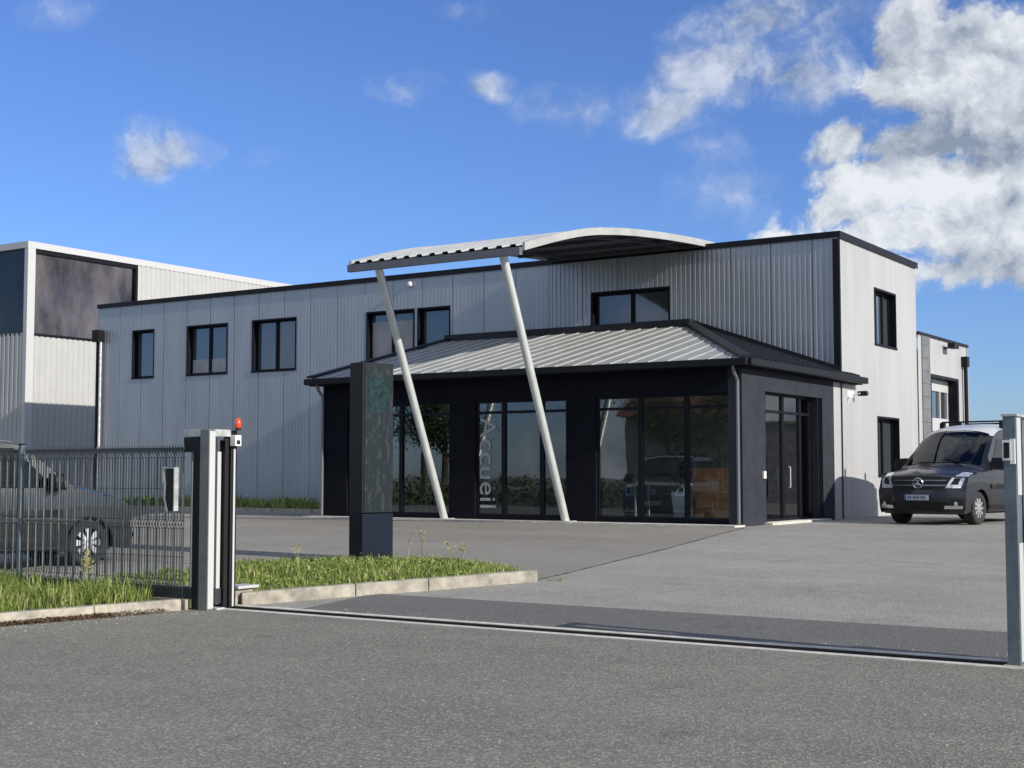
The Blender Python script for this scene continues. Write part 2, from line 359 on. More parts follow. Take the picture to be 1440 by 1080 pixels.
# gate track: two concrete strips and a dark channel with a steel rail
b = MB(); b.box(-12.6, 3, 11.83, 11.955, -.1, .008); b.box(-12.6, 3, 12.135, 12.27, -.1, .02)
t = b.build('track_kerb', MT['rail_concrete']); tag(t, 'pair of concrete strips of the gate track', kind='structure')
b = MB(); b.box(-12.6, 3, 11.955, 12.12, -.12, -.06); b.box(-12.6, 3, 12.12, 12.135, -.1, .014); tag(b.build('track_channel', MT['joint']), 'dark channel of the gate track', kind='structure')  # black liner added on the far wall to darken the recess
b = MB(); b.tube([(-12.6, 12.04, -.045), (3, 12.04, -.045)], .012, 8); o = b.build('gate_rail', MT['blackplastic']); tag(o, 'steel ground rail in the dark channel across the gateway', 'rail')
# joint in the forecourt asphalt
b = MB(); pts = [(-9.75, 15.4), (-9.9, 16.8), (-10.1, 18.4), (-10.3, 20.2), (-10.62, 22.3), (-11.0, 25.0)]
r0, r1 = [], []
for i in range(61):
    u = i/60*(len(pts)-1); k = min(int(u), len(pts)-2); q = u-k
    x = pts[k][0]*(1-q)+pts[k+1][0]*q+rnd.uniform(-.015, .015); y = pts[k][1]*(1-q)+pts[k+1][1]*q; wd = rnd.uniform(.004, .022)
    r0.append((x-wd, y, zg(y)+.006)); r1.append((x+wd, y, zg(y)+.006))
b.grid([r1, r0]); tag(b.build('asphalt_joint', MT['joint']), 'dark joint line running across the forecourt', kind='structure')
b = MB(); pl = [(-9.75, 15.4), (-9.9, 16.8), (-10.1, 18.4), (-10.3, 20.2), (-10.62, 22.3), (-11.0, 25.0)]
b.grid([[(x-.01, y, zg(y)+.0035) for x, y in pl], [(-60, y, zg(y)+.0035) for x, y in pl]])
MT['yard2'] = asphalt('yard_asphalt_older', (.228, .217, .194), .2, grain=.6)
tag(b.build('forecourt_older', MT['yard2']), 'older darker asphalt left of the joint', kind='structure')

def crack(pts, w_):
    b = MB(); a, c = [], []
    for (x0, y0), (x1, y1) in zip(pts, pts[1:]):
        for i in range(14):
            q = i/14; x = x0+(x1-x0)*q; y = y0+(y1-y0)*q+rnd.uniform(-.02, .02); k = rnd.uniform(.4, 1)*w_
            a.append((x, y-k, zg(y)+.008)); c.append((x, y+k, zg(y)+.008))
    b.grid([a, c]); return tag(b.build('asphalt_crack', MT['joint']), 'short dark crack in the forecourt asphalt', kind='structure')
crack([(-6.6, 19.6), (-6.0, 19.45), (-5.5, 19.3)], .012); crack([(-7.9, 24.4), (-6.9, 24.2)], .014); crack([(-7.4, 22.4), (-6.6, 22.6), (-6.2, 22.5)], .01); crack([(-14, 21.5), (-12.6, 21.7), (-11.4, 21.3)], .01)
def kerb(name, pts, wd, h, lab):
    b = MB(); seg = []
    for (x0, y0), (x1, y1) in zip(pts, pts[1:]):
        L_ = math.hypot(x1-x0, y1-y0); n = max(1, round(L_/1.0))
        for i in range(n): seg.append(((x0+(x1-x0)*i/n, y0+(y1-y0)*i/n), (x0+(x1-x0)*(i+1)/n, y0+(y1-y0)*(i+1)/n)))
    for p, q in seg:
        d = Vector((q[0]-p[0], q[1]-p[1])); d.normalize(); nrm = Vector((-d.y, d.x)); g = d*.004
        j = rnd.uniform(-.004, .004)
        p0 = Vector(p)+g; q0 = Vector(q)-g
        c = [p0, q0, q0+nrm*wd, p0+nrm*wd]
        b.prism([(v.x, v.y) for v in c], lambda x, y: zg(y)-.15, lambda x, y: zg(y)+h+j)
    o = b.build(name, MT['concrete'], bevel=.012); return tag(o, lab, kind='structure')
kerb('kerb', [(-13.2, 5.6), (-12.6, 9.3), (-12.2, 11.52)], .14, .13, 'pale concrete kerb beside the road')
IK = [(-12.02, 12.32), (-11.18, 13.46), (-10.58, 14.18), (-9.69, 15.37)]
kerb('island_kerb', IK, .14, .15, 'pale concrete kerb of the grass island')
isl = IK+[(-10.0, 15.75), (-11.3, 16.6), (-13.0, 17.0), (-14.2, 16.3), (-15.2, 15.2), (-15.6, 13.6), (-15.6, 12.5)]
b = MB(); o_ = [(x*.999-.1, y) if i < 4 else (x, y) for i, (x, y) in enumerate(isl)]
b.prism(o_, lambda x, y: zg(y)-.1, lambda x, y: zg(y)+.04); tag(b.build('island_soil', MT['turf']), 'grassy soil of the island', kind='structure')
VERGE = [(-13.3, 5.6), (-12.72, 9.3), (-12.32, 11.9), (-17.5, 11.9), (-17.5, 5.6)]
b = MB(); b.prism(VERGE, -.1, .10); tag(b.build('verge', MT['turf']), 'grass verge in front of the fence', kind='structure')
b = MB(); b.prism([(-60, 28), (-22.5, 28), (-22.5, 31.2), (-60, 31.2)], .4, .62); tag(b.build('planting_strip', MT['turf']), 'planting strip below the grey wall', kind='structure')
b = MB(); b.box(-60, -22.4, 27.86, 28, .4, .66); tag(b.build('strip_kerb', MT['concrete']), 'kerb of the planting strip', kind='structure')
b = MB(); b.box(-22.4, -11.2, 24.95, 25.44, .4, .585); tag(b.build('pavement', MT['rail_concrete']), 'concrete edging in front of the glazed entrance', kind='structure')

# ------------------------------------------------------------------ wall helper: ribbed sheet with openings
def clad(axis, plane, a0, a1, z0, z1, holes, rib=.131, depth=.008, panel=1.05, out=-1, groove=.012, flat=.0, ztop=None):
    """sheet at `plane` running along axis; out=+-1 gives the side the ribs rise to"""
    xs = {}
    def put(a, d):
        if a0-1e-6 <= a <= a1+1e-6: xs[round(a, 4)] = d
    n = int((a1-a0)/rib)+1
    for i in range(n+1):
        a = a0+i*rib
        if rib > 0: put(a+rib*.10, 0); put(a+rib*.25, depth); put(a+rib*.75, depth); put(a+rib*.90, 0)
    k = 0
    while panel and a0+k*panel < a1:
        a = a0+k*panel
        for q, dd in ((-.012, depth*.5), (-.006, -groove), (.006, -groove), (.012, depth*.5)): put(a+q, dd)
        k += 1
    put(a0, 0); put(a1, 0)
    for h in holes:
        for a in h[:2]: put(a, xs.get(round(a, 4), depth*.5))
    ks = sorted(xs); b = MB()
    P = lambda a, z, d: (a, plane+out*d, z) if axis == 'x' else (plane+out*d, a, z)
    for p, q in zip(ks, ks[1:]):
        m = (p+q)/2; iv = [(z0, z1)]
        for h in holes:
            if h[0] < m < h[1]:
                nv = []
                for u, v in iv:
                    if h[2] > u: nv.append((u, min(v, h[2])))
                    if h[3] < v: nv.append((max(u, h[3]), v))
                iv = [x for x in nv if x[1]-x[0] > 1e-4]
        for u, v in iv: b.quad(P(p, u, xs[p]), P(q, u, xs[q]), P(q, v, xs[q]), P(p, v, xs[p]))
    return b

def window(parent, axis, plane, a0, a1, z0, z1, out, leaves=2, depth=.16, label=None, blind=None, slide=False):
    """recessed window: reveal frame, casement bars, pane(s) - a part with sub-parts"""
    def B(b, u0, u1, d0, d1, v0, v1):    # u along, d depth inward (from plane), v up
        p0, p1 = sorted((plane-out*d0, plane-out*d1))
        return b.box(u0, u1, p0, p1, v0, v1) if axis == 'x' else b.box(p0, p1, u0, u1, v0, v1)
    f = .05; b = MB(); e = -.012        # flashing stands 12 mm proud
    B(b, a0-.04, a0+.01, e, depth, z0, z1); B(b, a1-.01, a1+.04, e, depth, z0, z1)
    B(b, a0-.04, a1+.04, e, depth, z1, z1+.05); B(b, a0-.04, a1+.04, e-.02, depth, z0-.05, z0)
    fr = b.build('window', MT['frame'], parent)
    if label: fr['label'] = label
    b = MB(); A0, A1, Z0, Z1 = a0+.01, a1-.01, z0, z1; d = depth-.06
    B(b, A0, A0+f, d, depth, Z0, Z1); B(b, A1-f, A1, d, depth, Z0, Z1); B(b, A0+f, A1-f, d, depth, Z0, Z0+f); B(b, A0+f, A1-f, d, depth, Z1-f, Z1)
    for k in range(1, leaves):
        m = A0+(A1-A0)*k/leaves; B(b, m-.045, m+.045, d-.01, depth, Z0+f, Z1-f)
    b.build('window_frame', MT['frame'], fr)
    b = MB(); B(b, A0+f, A1-f, depth-.02, depth-.01, Z0+f, Z1-f)
    b.build('pane', MT['wglass'], fr)
    if blind:
        b = MB(); B(b, A0+f, A0+f+(A1-A0-2*f)*blind[0], depth-.024, depth-.0205, Z0+f, Z0+f+(Z1-Z0-2*f)*blind[1]); b.build('blind', MT['blind'], fr)
    return fr

# ------------------------------------------------------------------ main building
XR, YF, XL, YB, TOP = -11.25, 31.1, -37.1, 37.0, 7.2
main = empty('office_building', (0, 0, 0)); tag(main, 'long two-storey metal-clad building, grey ribbed front and white end wall', 'building')
WF = [(-35.40, -34.42, 4.75, 6.27), (-32.84, -31.12, 4.75, 6.27), (-30.0, -28.25, 4.75, 6.28), (-25.46, -23.78, 4.8, 6.24), (-23.6, -22.52, 4.8, 6.24), (-17.92, -15.7, 5.0, 6.27)]
XS = XL+1.05*17
clad('x', YF, XL, XS, GZ-.3, TOP, WF, rib=.131, depth=.0055).build('front_wall', MT['facade'], main)
clad('x', YF, XS, XR, GZ-.3, TOP, WF, rib=.131, depth=.009).build('front_wall', MT['facade'], main)
WE = [(33.6, 35.24, 4.84, 6.2), (33.7, 35.34, 1.56, 2.98)]
b = clad('y', XR, YF+.0, YB, GZ-.3, TOP, WE, rib=0.5, depth=.004, out=1, panel=1.05, groove=.006); b.build('end_wall', MT['white_clad'], main)
b = MB(); b.box(XL, XR-.3, YF+.3, YB-.0, GZ-.3, TOP-.35); b.build('rear_volume', MT['facade'], main)
b = MB(); b.box(XL-.04, XR+.06, YF-.06, YF+.25, TOP, TOP+.09); b.box(XR-.22, XR+.06, YF+.25, YB+.05, TOP, TOP+.09); b.box(XL-.04, XL+.2, YF+.25, YB, TOP, TOP+.09)
b.box(XL-.04, XR+.06, YF-.065, YF-.05, TOP-.05, TOP); b.box(XR+.045, XR+.06, YF-.05, YB+.05, TOP-.07, TOP)
b.build('coping', MT['blacktrim'], main)
b = MB(); b.box(XR-.14, XR+.02, YF-.03, YF-.015, 3.9, TOP-.09); b.box(XR+.012, XR+.02, YF-.015, YF+.05, GZ, TOP-.07); b.build('corner_trim', MT['blacktrim'], main)
b = MB(); b.box(XL-.05, XL, YF, YB, GZ-.3, TOP); b.build('left_wall', MT['facade'], main)
b = MB(); b.box(XL-.02, XR, YF-.02, YF-.0165+.0, GZ-.1, GZ+.18); b.build('plinth', MT['blacktrim'], main)
for i, h in enumerate(WF): window(main, 'x', YF, *h, -1, leaves=(1, 2, 2, 2, 1, 2)[i], depth=.2, blind=(None, (1, .3), None, (1, .85), None, None)[i])
for i, h in enumerate(WE): window(main, 'y', XR, *h, 1, leaves=3 if i == 0 else 2, depth=.22, blind=((.42, 1), None)[i])
# downpipe at the far left corner
b = MB(); b.box(XL+.02, XL+.32, YF-.3, YF-.03, 6.0, 6.4); b.tube([(XL+.12, YF-.14, 6.05), (XL+.12, YF-.14, GZ)], .05, 10); b.build('downpipe', MT['blacktrim'], main)
b = MB(); b.tube([(XL+.27, YF-.14, 6.05), (XL+.27, YF-.14, GZ)], .045, 10); b.build('downpipe', MT['galv'], main)
b = MB(); b.lathe([(0, .0), (0, .07), (-.04, .08), (-.09, .05), (-.1, 0)], 'y', (-23.87, YF-.03, 6.98)); b.build('wall_lamp', MT['white_plastic'], main, smooth=True)
# security camera on the white end wall
b = MB(); b.bar((XR, 31.85, 3.45), (XR+.2, 31.85, 3.5), .03); b.bar((XR, 31.55, 3.25), (XR+.1, 31.6, 3.5), .03); b.box(XR, XR+.02, 31.5, 31.95, 3.4, 3.55); c0 = b.build('security_camera', MT['white_plastic'], main)
b = MB(); b.lathe([(0, 0), (0, .06), (.22, .06), (.24, .04), (.24, 0)], 'x', (XR+.12, 31.95, 3.5), 16); b.build('camera_lens', MT['blackplastic'], c0, smooth=True)
# white section of wall in front of the facade line, beside the entrance
b = MB(); b.box(XR-.25, XR, 30.62, 31.085, GZ-.1, 3.9); b.build('return_wall', MT['white_clad'], main)

# rear workshop
wk = empty('workshop', (0, 0, 0)); tag(wk, 'lower white rear workshop with glazed sectional door behind the end wall', 'building')
WD = [(38.25, 40.8, GZ, 4.28)]
YR0, YR1, TR = 37.1, 41.9, 5.37
clad('y', XR, YR0, YR1, GZ-.3, TR, WD, rib=.5, depth=.004, out=1, panel=1.05, groove=.006).build('wall', MT['white_clad'], wk)
b = MB(); b.box(XL, XR-.35, YR0, YR1, GZ-.3, TR-.3); b.build('rear_volume', MT['white_clad'], wk)
b = MB(); b.box(XL, XR+.03, YR1, YR1+.05, GZ-.3, TR); b.build('back_wall', MT['white_clad'], wk)
b = MB(); b.box(XR-.3, XR+.05, YR0-.02, YR1+.08, TR, TR+.07); b.build('coping', MT['blacktrim'], wk)
b = MB()
for i in range(14): b.box(XR+.006, XR+.03, 37.4, 38.12, GZ+.35*i+.005, min(TR, GZ+.35*(i+1)-.005))
b.build('dark_panel', mat('slate_panel', (.13, .14, .155), .6, var=.15, vscale=3), wk)
b = MB(); b.box(XR+.004, XR+.02, 38.13, 38.25, GZ, 4.36); b.box(XR+.004, XR+.02, 40.8, 40.95, GZ, 4.36); b.box(XR+.004, XR+.02, 38.25, 40.8, 4.28, 4.36); b.box(XR-.34, XR-.0, 40.79, 40.8, GZ, 4.28); b.build('door_surround', MT['blacktrim'], wk)
dr = MB(); dr.box(XR-.33, XR-.27, 38.25, 40.8, GZ, 1.9)
for z in (1.9, 2.8, 3.05, 3.95): dr.box(XR-.33, XR-.25, 38.25, 40.8, z, z+.13 if z != 3.95 else 4.28)
dr.box(XR-.33, XR-.25, 38.25, 40.8, 2.93, 3.05)
for y in (38.25, 39.1, 39.95, 40.7): dr.box(XR-.33, XR-.26, y, y+.09, 2.03, 3.95)
dro = dr.build('sectional_door', MT['white_trim'], wk)
b = MB(); b.box(XR-.31, XR-.30, 38.3, 40.7, 2.0, 3.96); b.build('pane', MT['wglass'], dro)
b = MB(); b.box(XR+.02, XR+.18, 41.3, 41.55, 4.75, 5.05); b.tube([(XR+.1, 41.42, 4.8), (XR+.1, 41.42, GZ)], .06, 10); b.build('downpipe', MT['blacktrim'], wk)
b = MB(); b.bar((XR, 39.6, 5.15), (XR+.25, 39.6, 5.22), .04); b.box(XR+.15, XR+.35, 39.4, 39.85, 5.15, 5.3); b.build('floodlight', MT['blackplastic'], wk)

# block wall behind the van
b = MB(); b.box(-11.1, -2.5, 45.9, 46.1, GZ-.2, 3.35); wl = b.build('block_wall', MT['block']); 
b = MB(); b.box(-11.1, -2.5, 45.85, 46.15, 3.35, 3.45); b.build('wall_coping', MT['concrete'], wl); tag(wl, 'rough grey block wall at the back of the yard above the van roofs', 'wall')

# left building
XA, YA, TA = -43.9, 33.39, 10.42
lb = empty('neighbouring_building', (0, 0, 0)); tag(lb, 'tall pale ribbed building at the left with glossy dark corner panels', 'building')
PB = 6.93
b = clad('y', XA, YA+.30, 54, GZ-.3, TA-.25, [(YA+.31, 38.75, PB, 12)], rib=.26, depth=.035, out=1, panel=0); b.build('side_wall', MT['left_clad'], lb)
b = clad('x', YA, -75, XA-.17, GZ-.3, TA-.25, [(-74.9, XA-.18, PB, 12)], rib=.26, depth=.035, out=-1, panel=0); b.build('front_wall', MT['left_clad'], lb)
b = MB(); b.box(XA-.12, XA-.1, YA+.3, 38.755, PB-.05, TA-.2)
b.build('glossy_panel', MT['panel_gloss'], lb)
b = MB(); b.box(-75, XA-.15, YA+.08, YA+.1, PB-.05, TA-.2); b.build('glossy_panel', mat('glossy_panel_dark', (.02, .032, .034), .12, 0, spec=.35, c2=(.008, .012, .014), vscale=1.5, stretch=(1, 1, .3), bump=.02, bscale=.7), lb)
b = MB(); b.box(XA-.17, XA+.04, YA-.04, YA+.30, GZ-.3, TA-.25); b.box(-75, XA+.04, YA-.05, YA+.1, TA-.25, TA); b.box(XA-.2, XA+.05, YA+.1, 54, TA-.25, TA)
b.build('white_trim', MT['white_trim'], lb)
b = MB(); b.box(XA-.14, XA+.02, 38.63, 38.75, PB, TA-.25); b.box(XA-.14, XA+.045, YA+.30, 38.75, PB-.10, PB); b.box(-75, XA-.3, YA-.03, YA+.07, PB-.08, PB); b.box(XA-.14, XA+.01, YA+.30, 38.75, TA-.42, TA-.252); b.build('panel_trim', MT['frame'], lb)
b = MB(); b.box(-75, XA-.3, YA+.3, 54, GZ-.3, TA-.4); b.build('rear_volume', MT['left_clad'], lb)
b = MB(); b.box(-46.1, -45.9, YA-.25, YA-.03, 5.6, 5.95); b.build('wall_lamp', MT['white_plastic'], lb)
b = MB(); b.bar((-46.1, YA-.03, 4.2), (-46.1, YA-.3, 4.3), .06); b.box(-46.4, -45.8, YA-.55, YA-.25, 4.0, 4.35); b.box(-46.5, -46.1, YA-.4, YA-.2, 3.7, 3.9); b.build('floodlight', MT['white_plastic'], lb, bevel=.03)

# ------------------------------------------------------------------ entrance pavilion
YV = 25.46; XPL = -22.2; ZE = 3.8
pv = empty('entrance_pavilion', (0, 0, 0)); tag(pv, 'dark glazed entrance pavilion with standing-seam hipped roof and gutter', 'pavilion')
bays = [(-21.45, -18.42), (-17.72, -15.32), (-14.6, -11.42)]
GLT, GLB = 3.22, .66
b = MB(); xs = [XPL]+[v for p in bays for v in p]+[XR-.0]
for i in range(0, len(xs), 2): b.box(xs[i], xs[i+1], YV, YV+.3, GZ-.1, GLT)
b.box(XPL, XR, YV, YV+.3, GLT, 3.72)
for a, c in bays: b.box(a, c, YV+.02, YV+.3, GZ-.1, GLB)
b.build('front_wall', MT['anth_render_shade'], pv)
# side wall (lighter copy of the render, sunlight put into its colour), with door opening
D0, D1, DT = 26.62, 29.88, 3.3
b = MB(); b.box(XR-.3, XR+.003, YV-.003, D0, GZ-.1, 3.72); b.box(XR-.3, XR+.003, D1, 30.6, GZ-.1, 3.72); b.box(XR-.3, XR+.003, D0, D1, DT, 3.72)
b.build('side_wall', MT['anth_render_lit'], pv)
b = MB(); b.box(XPL-.003, XPL+.25, YV+.003, YF-.02, GZ-.1, 3.715); b.build('side_wall', MT['anth_render_shade'], pv)
b = MB(); b.box(XPL+.25, XR-.3, YV+.3, YF-.03, 3.4, 3.5); b.build('ceiling', MT['blind'], pv)
b = MB(); b.box(XPL+.25, XR-.3, YV+.3, YF-.03, GZ-.1, GZ+.07); b.build('floor', mat('tiled_floor', (.10, .10, .10), .35, var=.2), pv)
b = MB(); b.box(XPL+.25, XR-.3, YF-.2, YF-.1, GZ, 3.4); b.build('rear_partition', MT['darkroom'], pv)
def glazing(axis, plane, a0, a1, z0, z1, mull, transom, inn):
    def B(b, u0, u1, d0, d1, v0, v1):
        p0, p1 = sorted((plane+inn*d0, plane+inn*d1)); return b.box(u0, u1, p0, p1, v0, v1) if axis == 'x' else b.box(p0, p1, u0, u1, v0, v1)
    b = MB(); f = .05
    B(b, a0, a0+f, .05, .12, z0, z1); B(b, a1-f, a1, .05, .12, z0, z1); B(b, a0+f, a1-f, .05, .12, z0, z0+f); B(b, a0+f, a1-f, .05, .12, z1-f, z1)
    for m in mull: B(b, m-.05, m+.05, .04, .12, z0+f, z1-f)
    e = [a0+f]+[v for m in mull for v in (m-.05, m+.05)]+[a1-f]
    for i in range(0, len(e), 2): B(b, e[i], e[i+1], .05, .11, transom, transom+.06)
    fr = b.build('glazed_bay', MT['frame'], pv)
    for i in range(0, len(e), 2):
        b = MB(); B(b, e[i], e[i+1], .078, .086, z0+f, transom); b.build('pane', MT['glass'], fr)
        b = MB(); B(b, e[i], e[i+1], .078, .086, transom+.06, z1-f); b.build('pane', MT['glass'], fr)
    return fr
g1 = glazing('x', YV, *bays[0], GLB, GLT, [-20.45, -19.85], 2.93, 1)
g2 = glazing('x', YV, *bays[1], GLB, GLT, [-16.98, -15.98], 2.93, 1)
g3 = glazing('x', YV, *bays[2], GLB, GLT, [-13.56, -12.5], 2.93, 1)
ds = glazing('y', XR-.12, D0, D1-.3, GZ+.05, DT, [26.98, 27.98, 28.95], 2.88, -1)
b = MB(); b.box(XR-.3, XR+.0005, D1-.3, D1-.27, GZ, DT); b.build('door_reveal', MT['blacktrim'], pv)
b = MB(); b.tube([(XR-.1, 28.1, 1.3), (XR-.06, 28.1, 1.3), (XR-.06, 28.1, 1.75), (XR-.1, 28.1, 1.75)], .014, 8); b.build('door_handle', MT['galv'], ds)
b = MB(); b.box(XR-.3, XR+.18, D0-.1, D1, GZ-.05, GZ+.045); b.build('door_step', MT['rail_concrete'], pv)
b = MB(); b.box(XR, XR+.04, 26.45, 26.56, 1.5, 1.65); b.build('intercom', MT['white_plastic'], pv)
# lettering on the glass, reading downwards
fc = bpy.data.curves.new('lettering', 'FONT'); fc.body = 'Accueil'; fc.size = .62; fc.extrude = .002; fc.space_character = 1.02
tmp = bpy.data.objects.new('tmp', fc); col.objects.link(tmp); bpy.context.view_layer.update()
me = bpy.data.meshes.new_from_object(tmp.evaluated_get(bpy.context.evaluated_depsgraph_get())); bpy.data.objects.remove(tmp)
mx = min(v.co.x for v in me.vertices); Mx = max(v.co.x for v in me.vertices); sc_ = 2.02/(Mx-mx)
me.transform(Matrix.Translation((-17.62, YV+.066, 2.86)) @ Matrix(((0, 1, 0, 0), (0, 0, 1, 0), (-1, 0, 0, 0), (0, 0, 0, 1))) @ Matrix.Diagonal((sc_, 1.02, -1, 1)) @ Matrix.Translation((-mx, 0, 0)))
me.materials.append(MT['frost']); o = bpy.data.objects.new('lettering', me); col.objects.link(o); o.parent = g2; o['label'] = 'grey vertical lettering Accueil on the glass'
# roof: planes
EX0, EX1, EY = XPL-.25, XR+.20, YV-.25       # eaves
TX0, TX1, TZ = -22.40, -15.1, 5.3
def roof_sheet(q, n, rib, rw, name, m, parent, across):
    """quad q = (eave a, eave b, top b, top a); seams run from eave to top every `rib`; clipped by hips"""
    A, Bq, C, D = [Vector(v) for v in q]; nrm = (Bq-A).cross(D-A).normalized()
    if nrm.z < 0: nrm = -nrm
    b = MB(); b.quad(A, Bq, C, D)
    ue = (Bq-A).normalized(); L_ = (Bq-A).length; dn = nrm.cross(ue).normalized()
    if dn.z < 0: dn = -dn
    h = max((D-A).dot(dn), (C-A).dot(dn)); k = rib/2
    s0 = (D-A).dot(ue); s1 = (C-A).dot(ue); hd = (D-A).dot(dn); hc = (C-A).dot(dn)
    while k < L_:
        top = h
        if k < s0 and s0 > 1e-6: top = min(top, hd*k/s0)
        if k > s1 and L_-s1 > 1e-6: top = min(top, hc*(L_-k)/(L_-s1))
        p = A+ue*k+dn*.0; q_ = A+ue*k+dn*top
        if top > .1: b.bar(p+nrm*rw*.5, q_+nrm*rw*.5, rw*.8, rw, up=nrm)
        k += rib
    return b.build(name, m, parent)
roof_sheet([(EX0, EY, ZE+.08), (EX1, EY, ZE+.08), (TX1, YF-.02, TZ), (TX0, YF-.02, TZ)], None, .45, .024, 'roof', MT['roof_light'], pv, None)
roof_sheet([(EX1, EY, ZE+.08), (EX1, YF+1.0, ZE+.08), (TX1, YF-.02, TZ), (TX1, YF-.04, TZ)], None, .25, .05, 'roof', MT['roof_shaded'], pv, None)
b = MB(); b.add([(XPL-.003, YV, 3.72), (XPL-.003, YF-.02, 3.72), (XPL-.003, YF-.02, TZ-.03), (XPL-.003, YV, ZE+.04), (XPL+.2, YV, 3.72), (XPL+.2, YF-.02, 3.72), (XPL+.2, YF-.02, TZ-.03), (XPL+.2, YV, ZE+.04)], [(0, 1, 2, 3), (7, 6, 5, 4), (3, 2, 6, 7)]); b.build('gable', MT['anth_render_shade'], pv)
b = MB(); b.bar((EX1-.02, EY+.02, ZE+.13), (TX1, YF-.06, TZ+.06), .22, .05); b.bar((EX0+.02, EY+.02, ZE+.13), (TX0, YF-.06, TZ+.06), .22, .05)
b.box(TX0-.1, TX1+.1, YF-.26, YF-.02, TZ-.04, TZ+.13); b.bar((TX1, YF-.04, TZ+.08), (XR+.02, YF-.04, 4.03), .06, .12)
b.build('ridge_cap', MT['anthracite'], pv)
b = MB(); b.box(EX0-.06, EX1+.06, EY-.13, EY-.0, ZE-.07, ZE+.08); b.box(EX1, EX1+.13, EY, YF+1.0, ZE-.07, ZE+.08); 
b.build('gutter', MT['blacktrim'], pv, bevel=.02)
b = MB(); b.box(EX0, EX1, EY, YV-.002, ZE-.09, ZE-.03); b.box(XR+.005, EX1, YV, YF+.95, ZE-.09, ZE-.03); b.build('soffit', MT['anth_render_shade'], pv)
for x in (XR-.06, XPL+.04):
    b = MB(); b.tube([(x, EY-.05, ZE-.06), (x, EY+.02, ZE-.2), (x, YV-.07, ZE-.35), (x, YV-.07, GZ+.05), (x, YV-.14, GZ+.03)], .036, 10); b.build('downpipe', mat('pipe_grey', (.16, .165, .18), .4, .3), pv, smooth=True)
# interior furniture
rc = empty('reception_counter', (-12.2, 27.0, GZ+.07)); tag(rc, 'orange-brown wooden reception counter seen through the right glass bay', 'counter')
b = MB(); b.box(-.75, .55, -.3, .3, 0, 1.05); b.build('counter_body', MT['wood'], rc); b = MB(); b.box(-.8, .6, -.36, .36, 1.05, 1.10); b.build('counter_top', mat('pale_wood', (.6, .32, .14), .4), rc)
pt = empty('planter', (-13.0, 26.3, GZ+.07)); tag(pt, 'tall tapered white planter with a plant behind the glass', 'planter')
b = MB(); b.add([(-.12, -.12, 0), (.12, -.12, 0), (.12, .12, 0), (-.12, .12, 0), (-.17, -.17, .6), (.17, -.17, .6), (.17, .17, .6), (-.17, .17, .6)], [(0, 3, 2, 1), (4, 5, 6, 7), (0, 1, 5, 4), (1, 2, 6, 5), (2, 3, 7, 6), (3, 0, 4, 7)]); b.build('pot', MT['planter'], pt)
b = MB()
for i in range(60):
    a = rnd.uniform(0, 6.28); r = rnd.uniform(.05, .3); h = rnd.uniform(.65, 1.45); p = Vector((r*math.cos(a), r*math.sin(a), h)); d = Vector((math.cos(a), math.sin(a), .6))*.14; s_ = Vector((-math.sin(a), math.cos(a), 0))*.03
    b.quad(p-s_*.2, p+d*.5-s_, p+d, p+d*.5+s_)
for i in range(5): b.tube([(0, 0, .5), (rnd.uniform(-.2, .2), rnd.uniform(-.2, .2), 1.35)], .01, 5)
b.build('plant', MT['leaf'], pt)
def chair(loc, rz, m, lab):
    t = empty('chair', loc, rz); tag(t, lab, 'chair')
    b = MB(); b.box(-.24, .24, -.24, .24, .42, .48); b.build('seat', m, t, bevel=.02); b = MB(); b.box(-.24, .24, .2, .25, .5, .98); b.build('backrest', m, t, bevel=.02)
    for x in (-.2, .2):
        for y in (-.2, .2): b = MB(); b.tube([(x*1.1, y*1.1, 0), (x, y, .42)], .014, 6); b.build('leg', MT['galv'], t)
chair((-12.3, 28.6, GZ+.07), R(100), MT['orange'], 'orange chair inside, seen through the side doorway')
for k, (x, y) in enumerate([(-14.6, 28.7), (-20.4, 28.4)]):
    t = empty('table', (x, y, GZ+.07)); tag(t, ('dark table inside behind the middle pane of the right bay', 'dark table inside behind the left glazed bay')[k], 'table')
    b = MB(); b.box(-.7, .7, -.4, .4, .71, .75); b.build('tabletop', MT['darkroom'], t)
    for sx in (-.62, .62):
        for sy in (-.33, .33): b = MB(); b.box(sx-.02, sx+.02, sy-.02, sy+.02, 0, .71); b.build('leg', MT['galv'], t)

# ------------------------------------------------------------------ canopy
cp = empty('entrance_canopy', (0, 0, 0)); tag(cp, 'curved corrugated metal canopy on two leaning steel poles over the entrance', 'canopy')
AR = [(22.77, 6.04), (23.43, 6.23), (24.27, 6.47), (25.44, 6.74), (27.03, 6.96), (28.77, 7.12), (30.28, 7.22), (31.3, 7.27), (32.4, 7.29)]
def arz(y):
    for (a, za), (c, zc) in zip(AR, AR[1:]):
        if y <= c: return za+(zc-za)*(y-a)/(c-a)
    return AR[-1][1]
